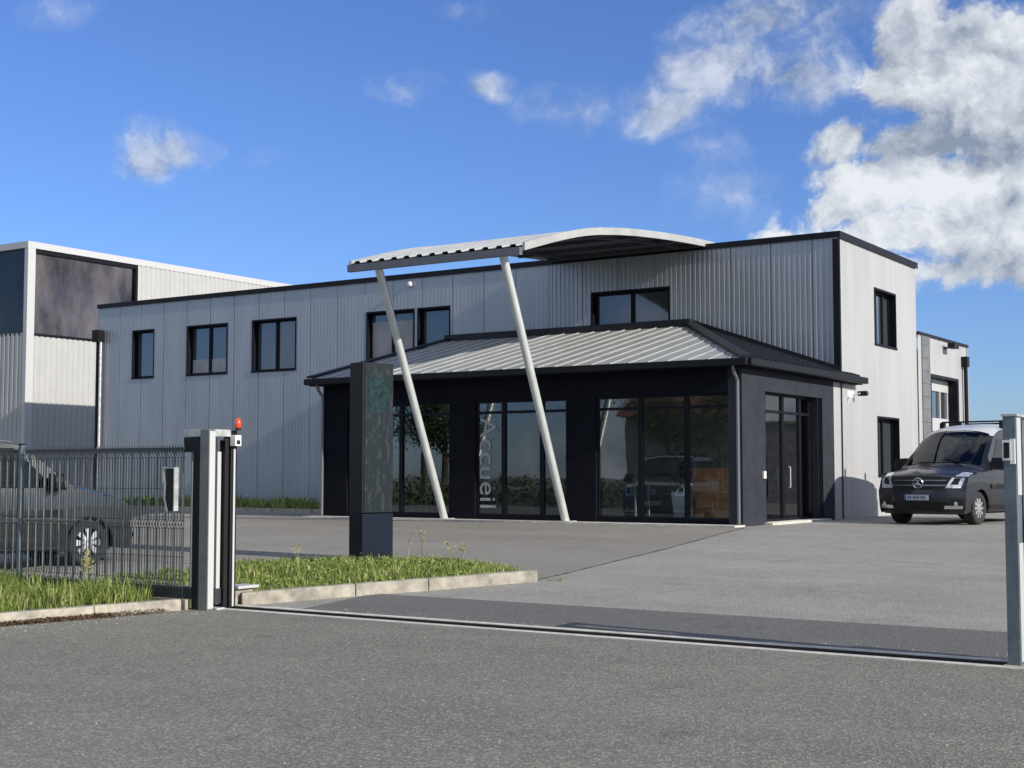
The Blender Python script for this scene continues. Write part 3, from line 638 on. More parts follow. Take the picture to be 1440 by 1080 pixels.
# smooth arch by quadratic fit through samples
yy = [22.77+(32.4-22.77)*i/28 for i in range(29)]
def sm(y): return sum(arz(min(max(y+d, 22.77), 32.4)) for d in (-.5, -.25, 0, .25, .5))/5 if 23.3 < y < 31.8 else arz(y)
CX0, CX1 = -19.1, -14.71
prof = []; x = CX0
while x < CX1-.01:
    for q, h in ((0, 0), (.08, 0), (.11, .045), (.22, .045), (.25, 0)):
        if x+q < CX1: prof.append((x+q, h))
    x += .333
prof.append((CX1, 0))
b = MB(); b.grid([[(px_, y, sm(y)+.07+h) for px_, h in prof] for y in yy]); b.build('roof_sheet', MT['canopy'], cp, solid=.006)
for x in (CX1, CX0-.06):
    b = MB(); rows = [[(x, y, sm(y)-.03), (x+.06, y, sm(y)-.03), (x+.06, y, sm(y)+.13), (x, y, sm(y)+.13), (x, y, sm(y)-.03)] for y in yy]; b.grid(rows); b.quad(*rows[0][:4]); b.quad(*rows[-1][:4]); b.build('edge_rail', MT['canopy_edge'], cp, smooth=True)
b = MB(); b.box(CX0-.02, CX1+.0, 22.66, 22.77, 5.92, 6.07); b.build('front_beam', mat('beam_grey', (.13, .14, .155), .5, .3, var=.1), cp)
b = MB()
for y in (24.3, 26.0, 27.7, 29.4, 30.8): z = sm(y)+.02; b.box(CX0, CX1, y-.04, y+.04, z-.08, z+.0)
b.grid([[(x, y, sm(y)+.035) for x in (CX0, CX1)] for y in yy])  # dark lining sheet added to darken the underside of the pale roof
for x in (-18.37, -15.19):
    for i in range(len(yy)-1):
        if yy[i+1] < 31.0: b.bar((x, yy[i], sm(yy[i])-.04), (x, yy[i+1], sm(yy[i+1])-.04), .06, .06)
b.build('purlins_lining', MT['canopy_under'], cp)
for fx in (-18.37, -15.19):
    b = MB(); b.tube([(fx, 25.24, GZ-.05), (fx, 22.79, 5.98)], .085, 20); o = b.build('pole', MT['pole'], cp, smooth=True)
    b = MB(); b.box(fx-.15, fx+.15, 25.08, 25.40, GZ+.03, GZ+.052); b.build('base_plate', MT['galv'], o)

# ------------------------------------------------------------------ totem
tt = empty('totem_sign', (-13.66, 16.60, .2), R(-11)); tag(tt, 'tall dark totem sign with glossy blank glass face standing on the grass island', 'sign')
# local: narrow face towards -y, large glazed face towards +x
TH = 3.13; W1, W2 = .33, .62
b = MB(); b.box(-W1, 0, 0, W2, 0, .78); b.build('plinth', MT['totem'], tt, bevel=.008)
b = MB(); b.box(-W1, -.012, .0, W2, .79, TH); b.build('casing', MT['blackplastic'], tt, bevel=.006)
b = MB(); b.box(-.011, .0, .03, W2-.03, .80, TH-.02); b.build('glass_face', MT['totem_glass'], tt)
b = MB(); b.box(.001, .004, .1, W2-.12, 2.35, 2.9); b.build('tinted_panel', mat('teal_film', (.012, .030, .033), .3, spec=.2, var=.5, vscale=9), tt)

# ------------------------------------------------------------------ gateway
gp = empty('gate_guide_portal', (-12.0, 11.74, 0)); tag(gp, 'tall galvanised guide frame of the sliding gate at the left of the opening', 'gate post')
def gpb(name, x0, x1, y0, y1, z0, z1, m, par=gp, bev=.004):
    b = MB(); b.box(x0+12.0, x1+12.0, y0-11.74, y1-11.74, z0, z1); return b.build(name, m, par, bevel=bev)
gpb('front_post', -12.06, -11.912, 11.64, 11.74, 0, 2.12, MT['post_grey'])
gpb('sunlit_strip', -11.911, -11.905, 11.645, 11.735, 0.02, 2.1, MT['sunlit_edge'], bev=0)  # sunlit side face of the post, painted on as a white strip
gpb('sunlit_strip', -11.929, -11.924, 12.06, 12.09, 0.02, 1.9, MT['sunlit_edge'], bev=0)
gpb('middle_post', -12.03, -11.935, 11.93, 11.99, 0, 2.0, MT['blackplastic'])
gpb('front_post', -12.19, -12.065, 11.66, 11.74, 0, 2.0, MT['blackplastic'])
gpb('rear_post', -12.05, -11.93, 12.02, 12.12, 0, 2.12, MT['blackplastic'])  # middle and rear posts black in place of their shaded front faces
gpb('top_beam', -12.45, -11.93, 11.745, 12.015, 2.04, 2.125, MT['galv'])
gpb('roller_box', -12.42, -12.16, 11.72, 12.0, 1.86, 2.035, MT['blackplastic'])
for y in (11.80, 11.98):
    b = MB(); b.lathe([(-.07, 0), (-.07, .03), (.07, .03), (.07, 0)], 'z', (.02, y-11.74, 1.95), 12); b.build('roller', MT['rubber'], gp)
gpb('base_plate', -12.2, -11.86, 11.75, 11.88, .0, .025, MT['white_trim'])
gpb('photocell', -11.93, -11.84, 12.0, 12.1, 1.93, 2.06, MT['white_plastic'])
b = MB(); b.box(.155, .162, .28, .34, 1.95, 2.0); b.build('photocell_lens', MT['blackplastic'], gp)
bc = empty('warning_beacon', (-11.87, 12.07, 2.12)); tag(bc, 'small orange-red flashing beacon on top of the gate frame', 'beacon')
b = MB(); b.lathe([(0, 0), (0, .035), (.03, .035), (.03, 0)], 'z', n=16); b.build('base', MT['blackplastic'], bc)
b = MB(); b.lathe([(.03, .03), (.05, .04), (.09, .038), (.13, .03), (.145, .015), (.15, 0)], 'z', n=16); b.build('lens', MT['beacon'], bc, smooth=True)
# sliding leaf, retracted to the left behind the mesh fence
gl = empty('sliding_gate', (-11.98, 11.88, 0)); tag(gl, 'grey sliding gate leaf of vertical bars retracted behind the fence', 'gate')
def glb(name, x0, x1, z0, z1, m, hy=.03, par=gl): b = MB(); b.box(x0, x1, -hy, hy, z0, z1); return b.build(name, m, par, bevel=.003)
glb('bottom_beam', -5.4, 0, .06, .24, MT['fence'], .05); glb('top_rail', -5.4, -.06, 1.86, 1.92, MT['fence'], .028)
glb('end_post', -.058, .0, .24, 1.86, MT['sunlit_edge'], .03); glb('end_post', -.14, -.07, .24, 1.86, MT['post'], .03)  # white end post stands for the sunlit end face of the leaf
k = 0; xx = -.30
while xx > -5.35 and k < 100:
    b = MB(); b.box(xx-.009, xx+.009, -.014, .014, .24, 1.86); b.build('bar', MT['leafbar'], gl); xx -= .153; k += 1
# mesh fence
mf = empty('mesh_fence', (-12.2, 11.55, 0)); tag(mf, 'dark welded mesh fence panels with folded wires left of the gate frame', 'fence')
def fold(z):
    for c in (1.84, 1.0, .3):
        if abs(z-c) < .05: return .035*(1-abs(z-c)/.05)
    return 0
zs = [.12, .25, .3, .35, .60, .95, 1.0, 1.05, 1.4, 1.79, 1.84, 1.89, 1.94]
def mesh_panel(x0, x1):
    b = MB(); x = x0
    while x < x1:
        for p, q in zip(zs, zs[1:]): b.bar((x, -fold(p), p), (x, -fold(q), q), .007, .007, up=(0, 1, 0))
        x += .05
    for z in (.25, .3, .35, .62, .95, 1.0, 1.05, 1.42, 1.79, 1.84, 1.89): b.bar((x0, -fold(z)-.006, z), (x1, -fold(z)-.006, z), .006, .006)
    return b.build('mesh_panel', MT['fence'], mf)
mesh_panel(-2.98, 0); mesh_panel(-5.2, -3.1)
for x in (-3.04, -5.26):
    b = MB(); b.box(x-.03, x+.03, -.02, .04, 0, 1.97); o = b.build('fence_post', MT['post'], mf, bevel=.004)
    b = MB(); b.box(x-.034, x+.034, -.024, .044, 1.97, 1.99); b.build('post_cap', MT['blackplastic'], o)
b = MB(); b.box(-5.2, 0, .02, .07, -.05, .12); b.build('base_panel', MT['concrete'], mf)
# key switch box on the fence
lk = empty('lock_case', (-12.47, 11.5, 1.16)); tag(lk, 'dark lock case with pale toothed edge fixed beside the gate frame', 'lock')
b = MB(); b.box(.02, .16, -.03, .03, 0, .5); b.build('case', MT['blackplastic'], lk, bevel=.01)
b = MB(); b.add([(x, y, z) for y in (-.032, -.02) for x, z in [(.04, -.02), (-.0, .12), (-.02, .13), (-.01, .3), (-.035, .36), (-.035, .5), (-.015, .52), (.0, .4), (.02, .3), (.01, .15), (.06, 0)]],
    [tuple(range(11)), tuple(reversed(range(11, 22)))]+[(i, (i+1) % 11, 11+(i+1) % 11, 11+i) for i in range(11)]); b.build('toothed_plate', MT['galv'], lk)
b = MB(); b.box(.155, .17, -.034, .034, 0, .5); b.box(.0, .17, -.034, .034, .5, .515); b.build('edge_plate', MT['galv'], lk)
# right-hand receiving frame
rp = empty('gate_end_frame', (-2.93, 11.98, 0)); tag(rp, 'blue-grey gate receiving post with catch at the right edge', 'gate post')
b = MB(); b.box(0, .105, 0, .16, 0, 2.08); b.build('front_post', MT['post'], rp, bevel=.005)
b = MB(); b.box(0.02, .10, .26, .34, 0, 2.06); b.build('rear_post', MT['post'], rp, bevel=.005)
b = MB(); b.box(-.01, .12, -.01, .36, 2.08, 2.1); b.build('top_plate', MT['galv'], rp)
b = MB(); b.box(.03, .06, .165, .255, .9, 1.5); b.build('catch_plate', MT['blackplastic'], rp)
b = MB(); b.box(.106, .112, .01, .15, .04, 1.02); b.box(.106, .112, .01, .15, 1.42, 2.07); b.build('sunlit_strip', MT['white_trim'], rp)  # white strips paint in the sunlit side of this post
b = MB(); b.box(.0, .07, -.03, -.001, 1.71, 1.88); o = b.build('photocell', MT['white_plastic'], rp); b = MB(); b.box(.012, .058, -.034, -.031, 1.73, 1.86); b.build('photocell_lens', MT['blackplastic'], o)
b = MB(); b.box(.06, .1, -.025, -.001, 1.68, 1.89); b.build('bracket', MT['white_plastic'], rp)
b = MB(); b.box(-.03, .3, -.06, .6, -.05, .012); b.build('footing', MT['concrete'], rp)
b = MB(); b.box(3.93+.0, 3.95, 0, 0, 0, 0)
fr2 = empty('boundary_fence', (-2.6, 12.0, 0)); tag(fr2, 'dark mesh fence running off to the right beyond the gate end post', 'fence')
b = MB(); x = .06
while x < 2.5:
    b.bar((x, .12, .1), (x, .12, 1.9), .005, .005); x += .05
for z in (.3, .95, 1.05, 1.8): b.bar((.06, .11, z), (2.5, .11, z), .006)
b.build('mesh_panel', MT['fence'], fr2)
b = MB(); b.box(2.5, 2.56, .08, .16, 0, 1.95); b.build('fence_post', MT['post'], fr2)
# small concrete block at the island end
b = MB(); b.box(-12.26, -12.1, 12.3, 12.6, .0, .2); o = b.build('concrete_block', MT['concrete'], bevel=.015); tag(o, 'small pale concrete block by the foot of the gate frame', 'block')
b = MB(); b.box(-12.3, -12.04, 12.28, 12.64, .202, .235); b.build('capping', MT['white_trim'], o)

# ------------------------------------------------------------------ grass
def inside(p, poly):
    x, y = p; c = False; j = len(poly)-1
    for i in range(len(poly)):
        xi, yi = poly[i]; xj, yj = poly[j]
        if (yi > y) != (yj > y) and x < (xj-xi)*(y-yi)/(yj-yi)+xi: c = not c
        j = i
    return c
def blades(name, poly, n, h0, h1, base, label, clump=None, wd=.006, zf=zg, mt=None):
    b = MB(); xs = [p[0] for p in poly]; ys = [p[1] for p in poly]; k = 0
    while k < n:
        x, y = rnd.uniform(min(xs), max(xs)), rnd.uniform(min(ys), max(ys))
        if not inside((x, y), poly): continue
        k += 1
        if math.sin(x*5.1+y*2.3)*math.sin(y*6.3-x*1.9)+rnd.uniform(-.55, .9) < -.25: continue
        f = .45+.28*math.sin(x*3.1+1)*math.sin(y*2.7)+.25*math.sin(x*9.7+y*5.3)*math.sin(y*11.1-x*3.7)+rnd.uniform(-.3, .45)
        h = (h0+(h1-h0)*max(0, min(1, f)))*rnd.uniform(.6, 1.1); a = rnd.uniform(0, 6.283); l = h*rnd.uniform(.15, .7)
        z = zf(y)+base; dx, dy = math.cos(a)*l, math.sin(a)*l; sx, sy = -math.sin(a+rnd.uniform(-.6, .6))*wd, math.cos(a)*wd
        w_ = rnd.uniform(.7, 1.5)
        sx *= w_; sy *= w_
        p0, p1 = (x-sx, y-sy, z), (x+sx, y+sy, z); q0, q1 = (x+dx*.35-sx*.8, y+dy*.35-sy*.8, z+h*.6), (x+dx*.35+sx*.8, y+dy*.35+sy*.8, z+h*.6)
        o = len(b.v); b.v += [p0, p1, q1, q0, (x+dx, y+dy, z+h*rnd.uniform(.8, 1.0))]; b.f += [(o, o+1, o+2, o+3), (o+3, o+2, o+4)]
    o = b.build(name, mt or MT['grass']); return tag(o, label, 'grass', kind='stuff')
blades('grass', [(-12.85, 8.4), (-12.42, 11.25), (-12.75, 11.5), (-18, 11.7), (-18, 8.4)], 24000, .06, .40, .07, 'long bright green grass tufts along the kerb in front of the fence')
ipoly = [(x-.16, y) if i < 4 else (x, y) for i, (x, y) in enumerate(isl)]
blades('grass', ipoly, 20000, .03, .15, .03, 'short green grass covering the island around the totem sign', wd=.007)
blades('grass', [(-40, 28.1), (-22.6, 28.1), (-22.6, 30.9), (-40, 30.9)], 9000, .1, .42, .05, 'dark green grass and weeds under the grey wall', wd=.02)
# clover and broad weeds on the island
b = MB()
for i in range(900):
    x, y = rnd.uniform(-15, -9.9), rnd.uniform(12.6, 16.9)
    if not inside((x, y), ipoly): continue
    z = zg(y)+.04+rnd.uniform(.02, .12); s_ = rnd.uniform(.012, .03); a = rnd.uniform(0, 6.28)
    c, q = math.cos(a)*s_, math.sin(a)*s_; t1, t2 = rnd.uniform(-.5, .5)*s_, rnd.uniform(-.5, .5)*s_
    b.quad((x-c, y-q, z-t1), (x+q, y-c, z-t2), (x+c, y+q, z+t1), (x-q, y+c, z+t2))
tag(b.build('clover', mat('clover_leaf', (.20, .30, .05), .6, var=.6, vscale=40)), 'pale clover leaves among the grass of the island', 'weeds', kind='stuff')
b = MB()
for i in range(900):
    m_ = rnd.random()
    if m_ < .5: y = rnd.uniform(4.5, 11.6); x = -12.5+(y-9.3)*.18+abs(rnd.gauss(0, .35))+.05; z = 0
    elif m_ < .8: x = rnd.uniform(-11.8, -3); y = 12.3+abs(rnd.gauss(0, .12)); z = zg(y)+.005
    else: x = rnd.uniform(-9, 3); y = rnd.uniform(4, 11.8); z = 0
    s_ = rnd.uniform(.003, .010); a = rnd.uniform(0, 6.28); c, q = math.cos(a)*s_, math.sin(a)*s_
    b.add([(x-c, y-q, z), (x+q, y-c, z), (x+c, y+q, z), (x-q, y+c, z), (x, y, z+s_)], [(0, 1, 4), (1, 2, 4), (2, 3, 4), (3, 0, 4)])
tag(b.build('grit', mat('grit', (.33, .32, .28), .9, var=.4, vscale=60)), 'loose pale grit scattered on the asphalt near the kerb and track', 'grit', kind='stuff')
# dry seed stems
def stem_plant(x, y, h, n, lab, grp):
    b = MB(); z = zg(y)+.08
    for i in range(n):
        a = rnd.uniform(0, 6.28); l = rnd.uniform(.02, .12)*h*2; hh = h*rnd.uniform(.7, 1.0)
        p = [(x, y, z), (x+math.cos(a)*l*.4, y+math.sin(a)*l*.4, z+hh*.6), (x+math.cos(a)*l, y+math.sin(a)*l, z+hh)]
        b.tube(p, [.004, .003, .002], 4)
        for k in range(9):
            t = rnd.uniform(.6, 1.0); px_, py_, pz = x+math.cos(a)*l*t, y+math.sin(a)*l*t, z+hh*t; s_ = .012
            aa = rnd.uniform(0, 6.28); b.quad((px_, py_, pz), (px_+math.cos(aa)*s_*2, py_+math.sin(aa)*s_*2, pz+s_), (px_+math.cos(aa)*s_*3, py_+math.sin(aa)*s_*3, pz+s_*2.5), (px_+math.cos(aa)*s_, py_+math.sin(aa)*s_, pz+s_*1.6))
    tag(b.build('wild_grass', MT['seed']), lab, 'plant', grp)
for i, (x, y, h, n) in enumerate([(-12.55, 16.3, .5, 2), (-12.3, 16.35, .55, 3), (-11.6, 16.1, .42, 3), (-11.35, 16.0, .36, 3), (-13.9, 15.4, .3, 3)]):
    stem_plant(x, y, h, n, 'thin dry seed-head stems rising from the island grass', 'dry seed stems on the island')
stem_plant(-13.7, 11.35, .66, 9, 'pale bushy dry weed at the fence in front of the grey van wheel', None)
# leaf litter and moss along the kerb foot, weeds
b = MB()
for i in range(5200):
    t = rnd.random()**.8; y = 8.6+t*2.7; kx = -12.6+(y-9.3)*.18+.012; s_ = rnd.uniform(.005, .016)
    if y > 10.6 and rnd.random() < .75: continue
    x = kx+abs(rnd.gauss(0, .055)); z = .004+max(0, .045-(x-kx)*.4)*rnd.random(); a = rnd.uniform(0, 6.28); c, q = math.cos(a)*s_, math.sin(a)*s_
    b.quad((x-c, y-q, z), (x+q, y-c, z+rnd.uniform(-.3, .8)*s_), (x+c, y+q, z+s_*rnd.random()), (x-q, y+c, z+s_*.3))
tag(b.build('leaf_litter', MT['litter']), 'brown dry litter and moss along the foot of the kerb', 'litter', kind='stuff')
b = MB()
for i in range(26):
    x, y = rnd.choice([(-12.3, 10.9), (-12.32, 10.75), (-12.26, 11.1), (-9.6, 15.55), (-9.5, 15.6)]); x += rnd.uniform(-.05, .06); y += rnd.uniform(-.1, .1); z = zg(y)
    a = rnd.uniform(0, 6.28); l = rnd.uniform(.05, .12); s_ = .008
    b.add([(x-s_, y, z), (x+s_, y, z), (x+math.cos(a)*l, y+math.sin(a)*l, z+rnd.uniform(.02, .1))], [(0, 1, 2)])
tag(b.build('weeds', MT['grass']), 'small green weeds sprouting in the kerb joints', 'weeds', kind='stuff')

# ------------------------------------------------------------------ vans  (local: x lateral, y back from the front bumper, z up)
# centre-line profile (y, z) bottom front -> over -> rear
PROF = [(.10, .22), (.03, .32), (.0, .45), (.0, .60), (.03, .72), (.07, .84), (.12, .95), (.22, 1.03), (.45, 1.10), (.75, 1.17), (1.02, 1.22), (1.10, 1.25),
        (1.35, 1.43), (1.62, 1.62), (1.86, 1.77), (2.05, 1.85), (2.4, 1.895), (3.2, 1.91), (4.2, 1.905), (4.75, 1.88), (4.93, 1.80), (5.0, 1.6), (5.06, 1.1), (5.08, .6), (5.04, .35)]
def halfw(z):
    T = [(.2, .90), (.35, .94), (.6, .96), (.9, .962), (1.1, .945), (1.2, .925), (1.5, .85), (1.75, .785), (1.86, .74), (1.92, .69)]
    if z <= .2: return .90
    for (a, wa), (c, wc) in zip(T, T[1:]):
        if z <= c: return wa+(wc-wa)*(z-a)/(c-a)
    return .69
def shellpt(i, t, off=0.0):
    """i float index along PROF, t in -1..1 across"""
    i = max(0, min(len(PROF)-1.0001, i)); k = int(i); q = i-k
    y = PROF[k][0]*(1-q)+PROF[k+1][0]*q; z = PROF[k][1]*(1-q)+PROF[k+1][1]*q
    nose = max(0.0, min(1.0, 1-(i-7)/4.5)) if i < 19 else 0
    ws = max(0.0, min(1.0, 1-abs(i-12.5)/3.5))
    bow = (.20*nose if i < 12 else 0)+.13*ws
    rear = max(0.0, (i-18)/3.0) if i > 18 else 0
    y2 = y+bow*abs(t)**2.6 - min(1, rear)*.08*abs(t)**3
    edge_drop = .055 if i > 14.5 else (.035 if i > 8 else .0)
    z2 = z-edge_drop*abs(t)**3.2
    if 6.5 < i < 12: z2 -= .05*abs(t)**2.5
    x = t*halfw(z2)*(1 if i > 2.5 else .96+.016*i)
    return Vector((x, y2-off, z2)) if i < 8 else Vector((x, y2-off*.6, z2+off*.8)) if i < 19 else Vector((x, y2+off, z2))
def edge_z(y):
    best = None
    for j in range(0, 480):
        i = j/20; p = shellpt(i, 1)
        if i > 19.5: break
        if best is None or abs(p.y-y) < best[0]: best = (abs(p.y-y), p.z)
    return best[1]
def make_van(name, label, cat, loc, rz, paint, roofm, front_logo=True, strip=False, wheel_style=10):
    root = empty(name, loc, rz); tag(root, label, cat)
    b = MB(); NT = 20; ts = [-1+2*k/NT for k in range(NT+1)]
    idx = [j/2 for j in range(0, 2*(len(PROF)-1)+1)]
    b.grid([[shellpt(i, t) for t in ts] for i in idx])
    # sides
    WC = (.92, 4.1)
    ys_ = []
    y = shellpt(3, 1).y
    ye = shellpt(21, 1).y
    n = 84
    for j in range(n+1): ys_.append(y+(ye-y)*j/n)
    def zb(y):
        z = .26 if .4 < y < 4.85 else .24
        for c in WC:
            d = abs(y-c)
            if d < .40: z = max(z, .33+math.sqrt(.40**2-d*d))
        return z
    for s in (-1, 1):
        rows = []
        for y in ys_:
            ez = max(edge_z(y), .7); r = []
            z0 = zb(y)
            for k in range(15):
                z = z0+(ez-z0)*k/14; r.append((s*halfw(z)*(1.0), y, z))
            rows.append(r)
        b.grid(rows if s < 0 else [list(reversed(r)) for r in rows])
        # wheel-arch lips (inner wells)
    body = b.build('body', paint, root, smooth=True)
    # underside & wheel wells
    b = MB(); b.box(-.8, .8, .5, 4.7, .22, .30)
    for c in WC:
        for s in (-1, 1):
            o = len(b.v); m = 18
            for k in range(m+1):
                a = math.pi*k/m; yy_, zz_ = c-.41*math.cos(a), .33+.41*math.sin(a)
                b.v += [(s*.955, yy_, zz_), (s*.62, yy_, zz_)]
            for k in range(m): b.f.append((o+2*k, o+2*k+1, o+2*k+3, o+2*k+2))
            b.quad((s*.62, c-.41, .2), (s*.62, c+.41, .2), (s*.62, c+.41, .8), (s*.62, c-.41, .8))
    b.build('wheel_wells', MT['blackplastic'], root)
    # bumper lower
    def shpatch(i0, i1, t0a, t1a, t0b, t1b, off, name, m, par=root, ni=5, nt_=10, thick=0):
        b = MB(); rows = []
        for a in range(ni+1):
            u = a/ni; i = i0+(i1-i0)*u; ta = t0a+(t0b-t0a)*u; tb = t1a+(t1b-t1a)*u
            rows.append([shellpt(i, ta+(tb-ta)*k/nt_, off) for k in range(nt_+1)])
        b.grid(rows); return b.build(name, m, par, smooth=True, solid=thick)
    shpatch(11.15, 14.85, -.90, .90, -.88, .88, .008, 'windscreen', MT['van_glass'], ni=8, nt_=16)
    rf = shpatch(14.7, 19.2, -1, 1, -1, 1, .009, 'roof_panel', roofm, ni=12, nt_=14)
    gr = shpatch(4.0, 6.7, -.55, .55, -.68, .68, .008, 'grille', MT['blackplastic'], ni=4, nt_=12)
    for i_ in (4.75, 5.65): shpatch(i_-.12, i_+.12, -.60, .60, -.62, .62, .022, 'grille_slat', MT['slat'], gr, ni=2)
    shpatch(.6, 2.2, -.72, .72, -.66, .66, .010, 'lower_intake', MT['blackplastic'], ni=3)
    for s in (-1, 1):
        hl = shpatch(4.3, 8.0, s*.60, s*.90, s*.80, s*.995, .016, 'headlight', MT['lamp_glass'], ni=8, nt_=8)
        shpatch(4.9, 6.1, s*.70, s*.84, s*.76, s*.88, .022, 'headlight_reflector', MT['blackplastic'], hl, ni=3, nt_=4)
        fg = shpatch(1.3, 2.4, s*.68, s*.97, s*.72, s*.97, .014, 'fog_light_trim', MT['blackplastic'], ni=3, nt_=5)
        shpatch(1.1, 1.6, s*.60, s*.97, s*.62, s*.97, .02, 'chrome_strip', MT['chrome'], fg, ni=2, nt_=6)
        b = MB(); p = shellpt(1.9, s*.84, .02); b.lathe([(0, .045), (-.01, .045), (-.015, 0)], 'y', tuple(p), 14); b.build('fog_light', MT['chrome'], fg)
        # wiper
    b = MB(); p, q, r_ = shellpt(11.05, .55, .03), shellpt(11.5, .05, .03), shellpt(11.2, -.6, .03)
    b.tube([p, q], .010, 5); b.tube([shellpt(11.05, -.1, .03), r_], .010, 5); b.build('wiper', MT['blackplastic'], root)
    # bonnet shut line and badge
    shpatch(7.0, 7.12, -.80, .80, -.80, .80, .003, 'bonnet_gap', MT['blackplastic'], ni=1, nt_=14)
    if front_logo:
        c = shellpt(5.15, 0, .035); b = MB(); n = 28
        for k in range(n):
            a0, a1 = 2*math.pi*k/n, 2*math.pi*(k+1)/n
            b.tube([(c.x+.105*math.cos(a0), c.y, c.z+.105*math.sin(a0)), (c.x+.105*math.cos(a1), c.y, c.z+.105*math.sin(a1))], .011, 6, caps=False)
        for k in range(3):
            a = math.pi/2+k*2*math.pi/3; tip = (c.x+.10*math.cos(a), c.y-.004, c.z+.10*math.sin(a))
            l = (c.x+.024*math.cos(a+1.05), c.y-.014, c.z+.024*math.sin(a+1.05)); r2 = (c.x+.024*math.cos(a-1.05), c.y-.014, c.z+.024*math.sin(a-1.05))
            b.add([tip, l, (c.x, c.y-.03, c.z), r2, (c.x, c.y+.01, c.z)], [(0, 1, 2), (0, 2, 3), (0, 4, 1), (0, 3, 4)])
        o = b.build('star_badge', MT['chrome'], gr); o['label'] = 'chrome three-pointed star in a ring'
    b = MB(); pc = shellpt(2.75, 0, .03); b.box(-.26, .26, pc.y-.012, pc.y, pc.z-.055, pc.z+.055); pl_ = b.build('number_plate', MT['plate'], root)
    b = MB(); b.box(-.258, -.22, pc.y-.015, pc.y-.0125, pc.z-.052, pc.z+.052); b.build('plate_band', MT['plate_blue'], pl_)
    b = MB()
    for x in (-.19, -.14, -.07, -.02, .03, .10, .15): b.box(x, x+.032, pc.y-.015, pc.y-.0125, pc.z-.03, pc.z+.03)
    b.build('plate_marks', MT['plate_ink'], pl_)
    # side glass, handles, strips, mirrors
    def side(s, y0, y1, z0, z1, off, name, m, par=root, slant0=0, slant1=0, n=6, thick=0):
        b = MB(); rows = []
        for a in range(n+1):
            z = z0+(z1-z0)*a/n; u = a/n; yy0 = y0+slant0*u; yy1 = y1+slant1*u
            rows.append([(s*(halfw(z)+off), yy0+(yy1-yy0)*k/6, z) for k in range(7)])
        b.grid(rows if s > 0 else [list(reversed(r)) for r in rows]); return b.build(name, m, par, smooth=True, solid=thick)
    for s in (-1, 1):
        side(s, 1.50, 2.62, 1.16, 1.74, .006, 'side_window', MT['van_glass'], slant0=.62, slant1=.04)
        side(s, 2.74, 3.78, 1.16, 1.74, .006, 'side_window', MT['van_glass'], slant0=.0, slant1=.0)
        side(s, 3.88, 4.82, 1.16, 1.74, .006, 'side_window', MT['van_glass'], slant0=.0, slant1=-.05)
        for y in (1.38, 2.68, 3.83): side(s, y, y+.012, .40 if y != 3.83 else 1.0, 1.15, .002, 'door_gap', MT['blackplastic'], n=4)
        side(s, 2.40, 2.58, 1.0, 1.035, .02, 'door_handle', paint, thick=.03); side(s, 2.8, 2.98, 1.0, 1.035, .02, 'door_handle', paint, thick=.03)
        side(s, 1.34, 3.64, .30, .40, .006, 'sill', MT['blackplastic'], n=2)
        if strip:
            side(s, 1.40, 3.6, .74, .84, .012, 'rub_strip', MT['blackplastic'], thick=.015)
            side(s, 4.55, 4.95, .74, .84, .012, 'rub_strip', MT['blackplastic'], thick=.015)
        # mirror
        b = MB(); y = 1.52; z = 1.20; x0 = s*.93
        vs = []
        for (fx, fy, fz) in [(0, 0, 0), (.24, .02, -.01), (.27, .05, .08), (.24, .05, .18), (.02, .04, .19), (-.01, .02, .08)]:
            vs.append((x0+s*(fx+.03), y+fy-.08, z+fz-.04))
        vs2 = [(v[0], v[1]+.14, v[2]) for v in vs]; n6 = 6
        b.add(vs+vs2, [tuple(range(6)), tuple(reversed(range(6, 12)))]+[(i, (i+1) % 6, 6+(i+1) % 6, 6+i) for i in range(6)])
        b.bar((s*.9, y+.02, z-.04), (s*1.02, y, z), .06, .05); mo = b.build('mirror', MT['blackplastic'], root, bevel=.025)
        b = MB(); b.quad((x0+s*.05, y+.074, z), (x0+s*.25, y+.074, z), (x0+s*.25, y+.078, z+.12), (x0+s*.05, y+.078, z+.13)); b.build('mirror_glass', MT['chrome'], mo)
        for c in WC:
            cx_ = s*.80
            wh = MB(); wh.lathe([(-.11*s, .22), (-.12*s, .30), (-.10*s, .335), (0, .342), (.10*s, .338), (.125*s, .31), (.12*s, .235), (.10*s, .225)], 'x', (cx_, c, .34), 36)
            wo = wh.build('wheel', MT['rubber'], root, smooth=True)
            rm = MB(); rm.lathe([(.118*s, .235), (.125*s, .225), (.10*s, .205), (.02*s, .20), (.0, .0)], 'x', (cx_, c, .34), 36)
            rm.build('rim', MT['darkrim'], wo, smooth=True)
            sp = MB(); ns = wheel_style
            for k in range(ns):
                a = 2*math.pi*k/ns; ca, sa = math.cos(a), math.sin(a); w0, w1 = .018, (.036 if ns > 8 else .055)
                def P(r, ww, xo): return (cx_+s*xo, c+ca*r-sa*ww, .34+sa*r+ca*ww)
                sp.add([P(.04, -w0, .115), P(.04, w0, .115), P(.232, w1, .105), P(.232, -w1, .105), P(.04, -w0, .07), P(.04, w0, .07), P(.232, w1, .07), P(.232, -w1, .07)],
                       [(0, 1, 2, 3), (0, 4, 5, 1), (1, 5, 6, 2), (2, 6, 7, 3), (3, 7, 4, 0)])
            sp.lathe([(.118*s, 0), (.122*s, .05), (.09*s, .06)], 'x', (cx_, c, .34), 20); sp.lathe([(.112*s, .215), (.124*s, .225), (.112*s, .235)], 'x', (cx_, c, .34), 36)
            sp.build('spokes', MT['alloy'], wo)
    # interior: seats, dash objects
    b = MB()
    for x in (-.42, .42): b.box(x-.23, x+.23, 2.0, 2.15, .8, 1.42); b.box(x-.12, x+.12, 2.04, 2.12, 1.44, 1.62)
    b.build('seats', MT['seat'], root, bevel=.03)
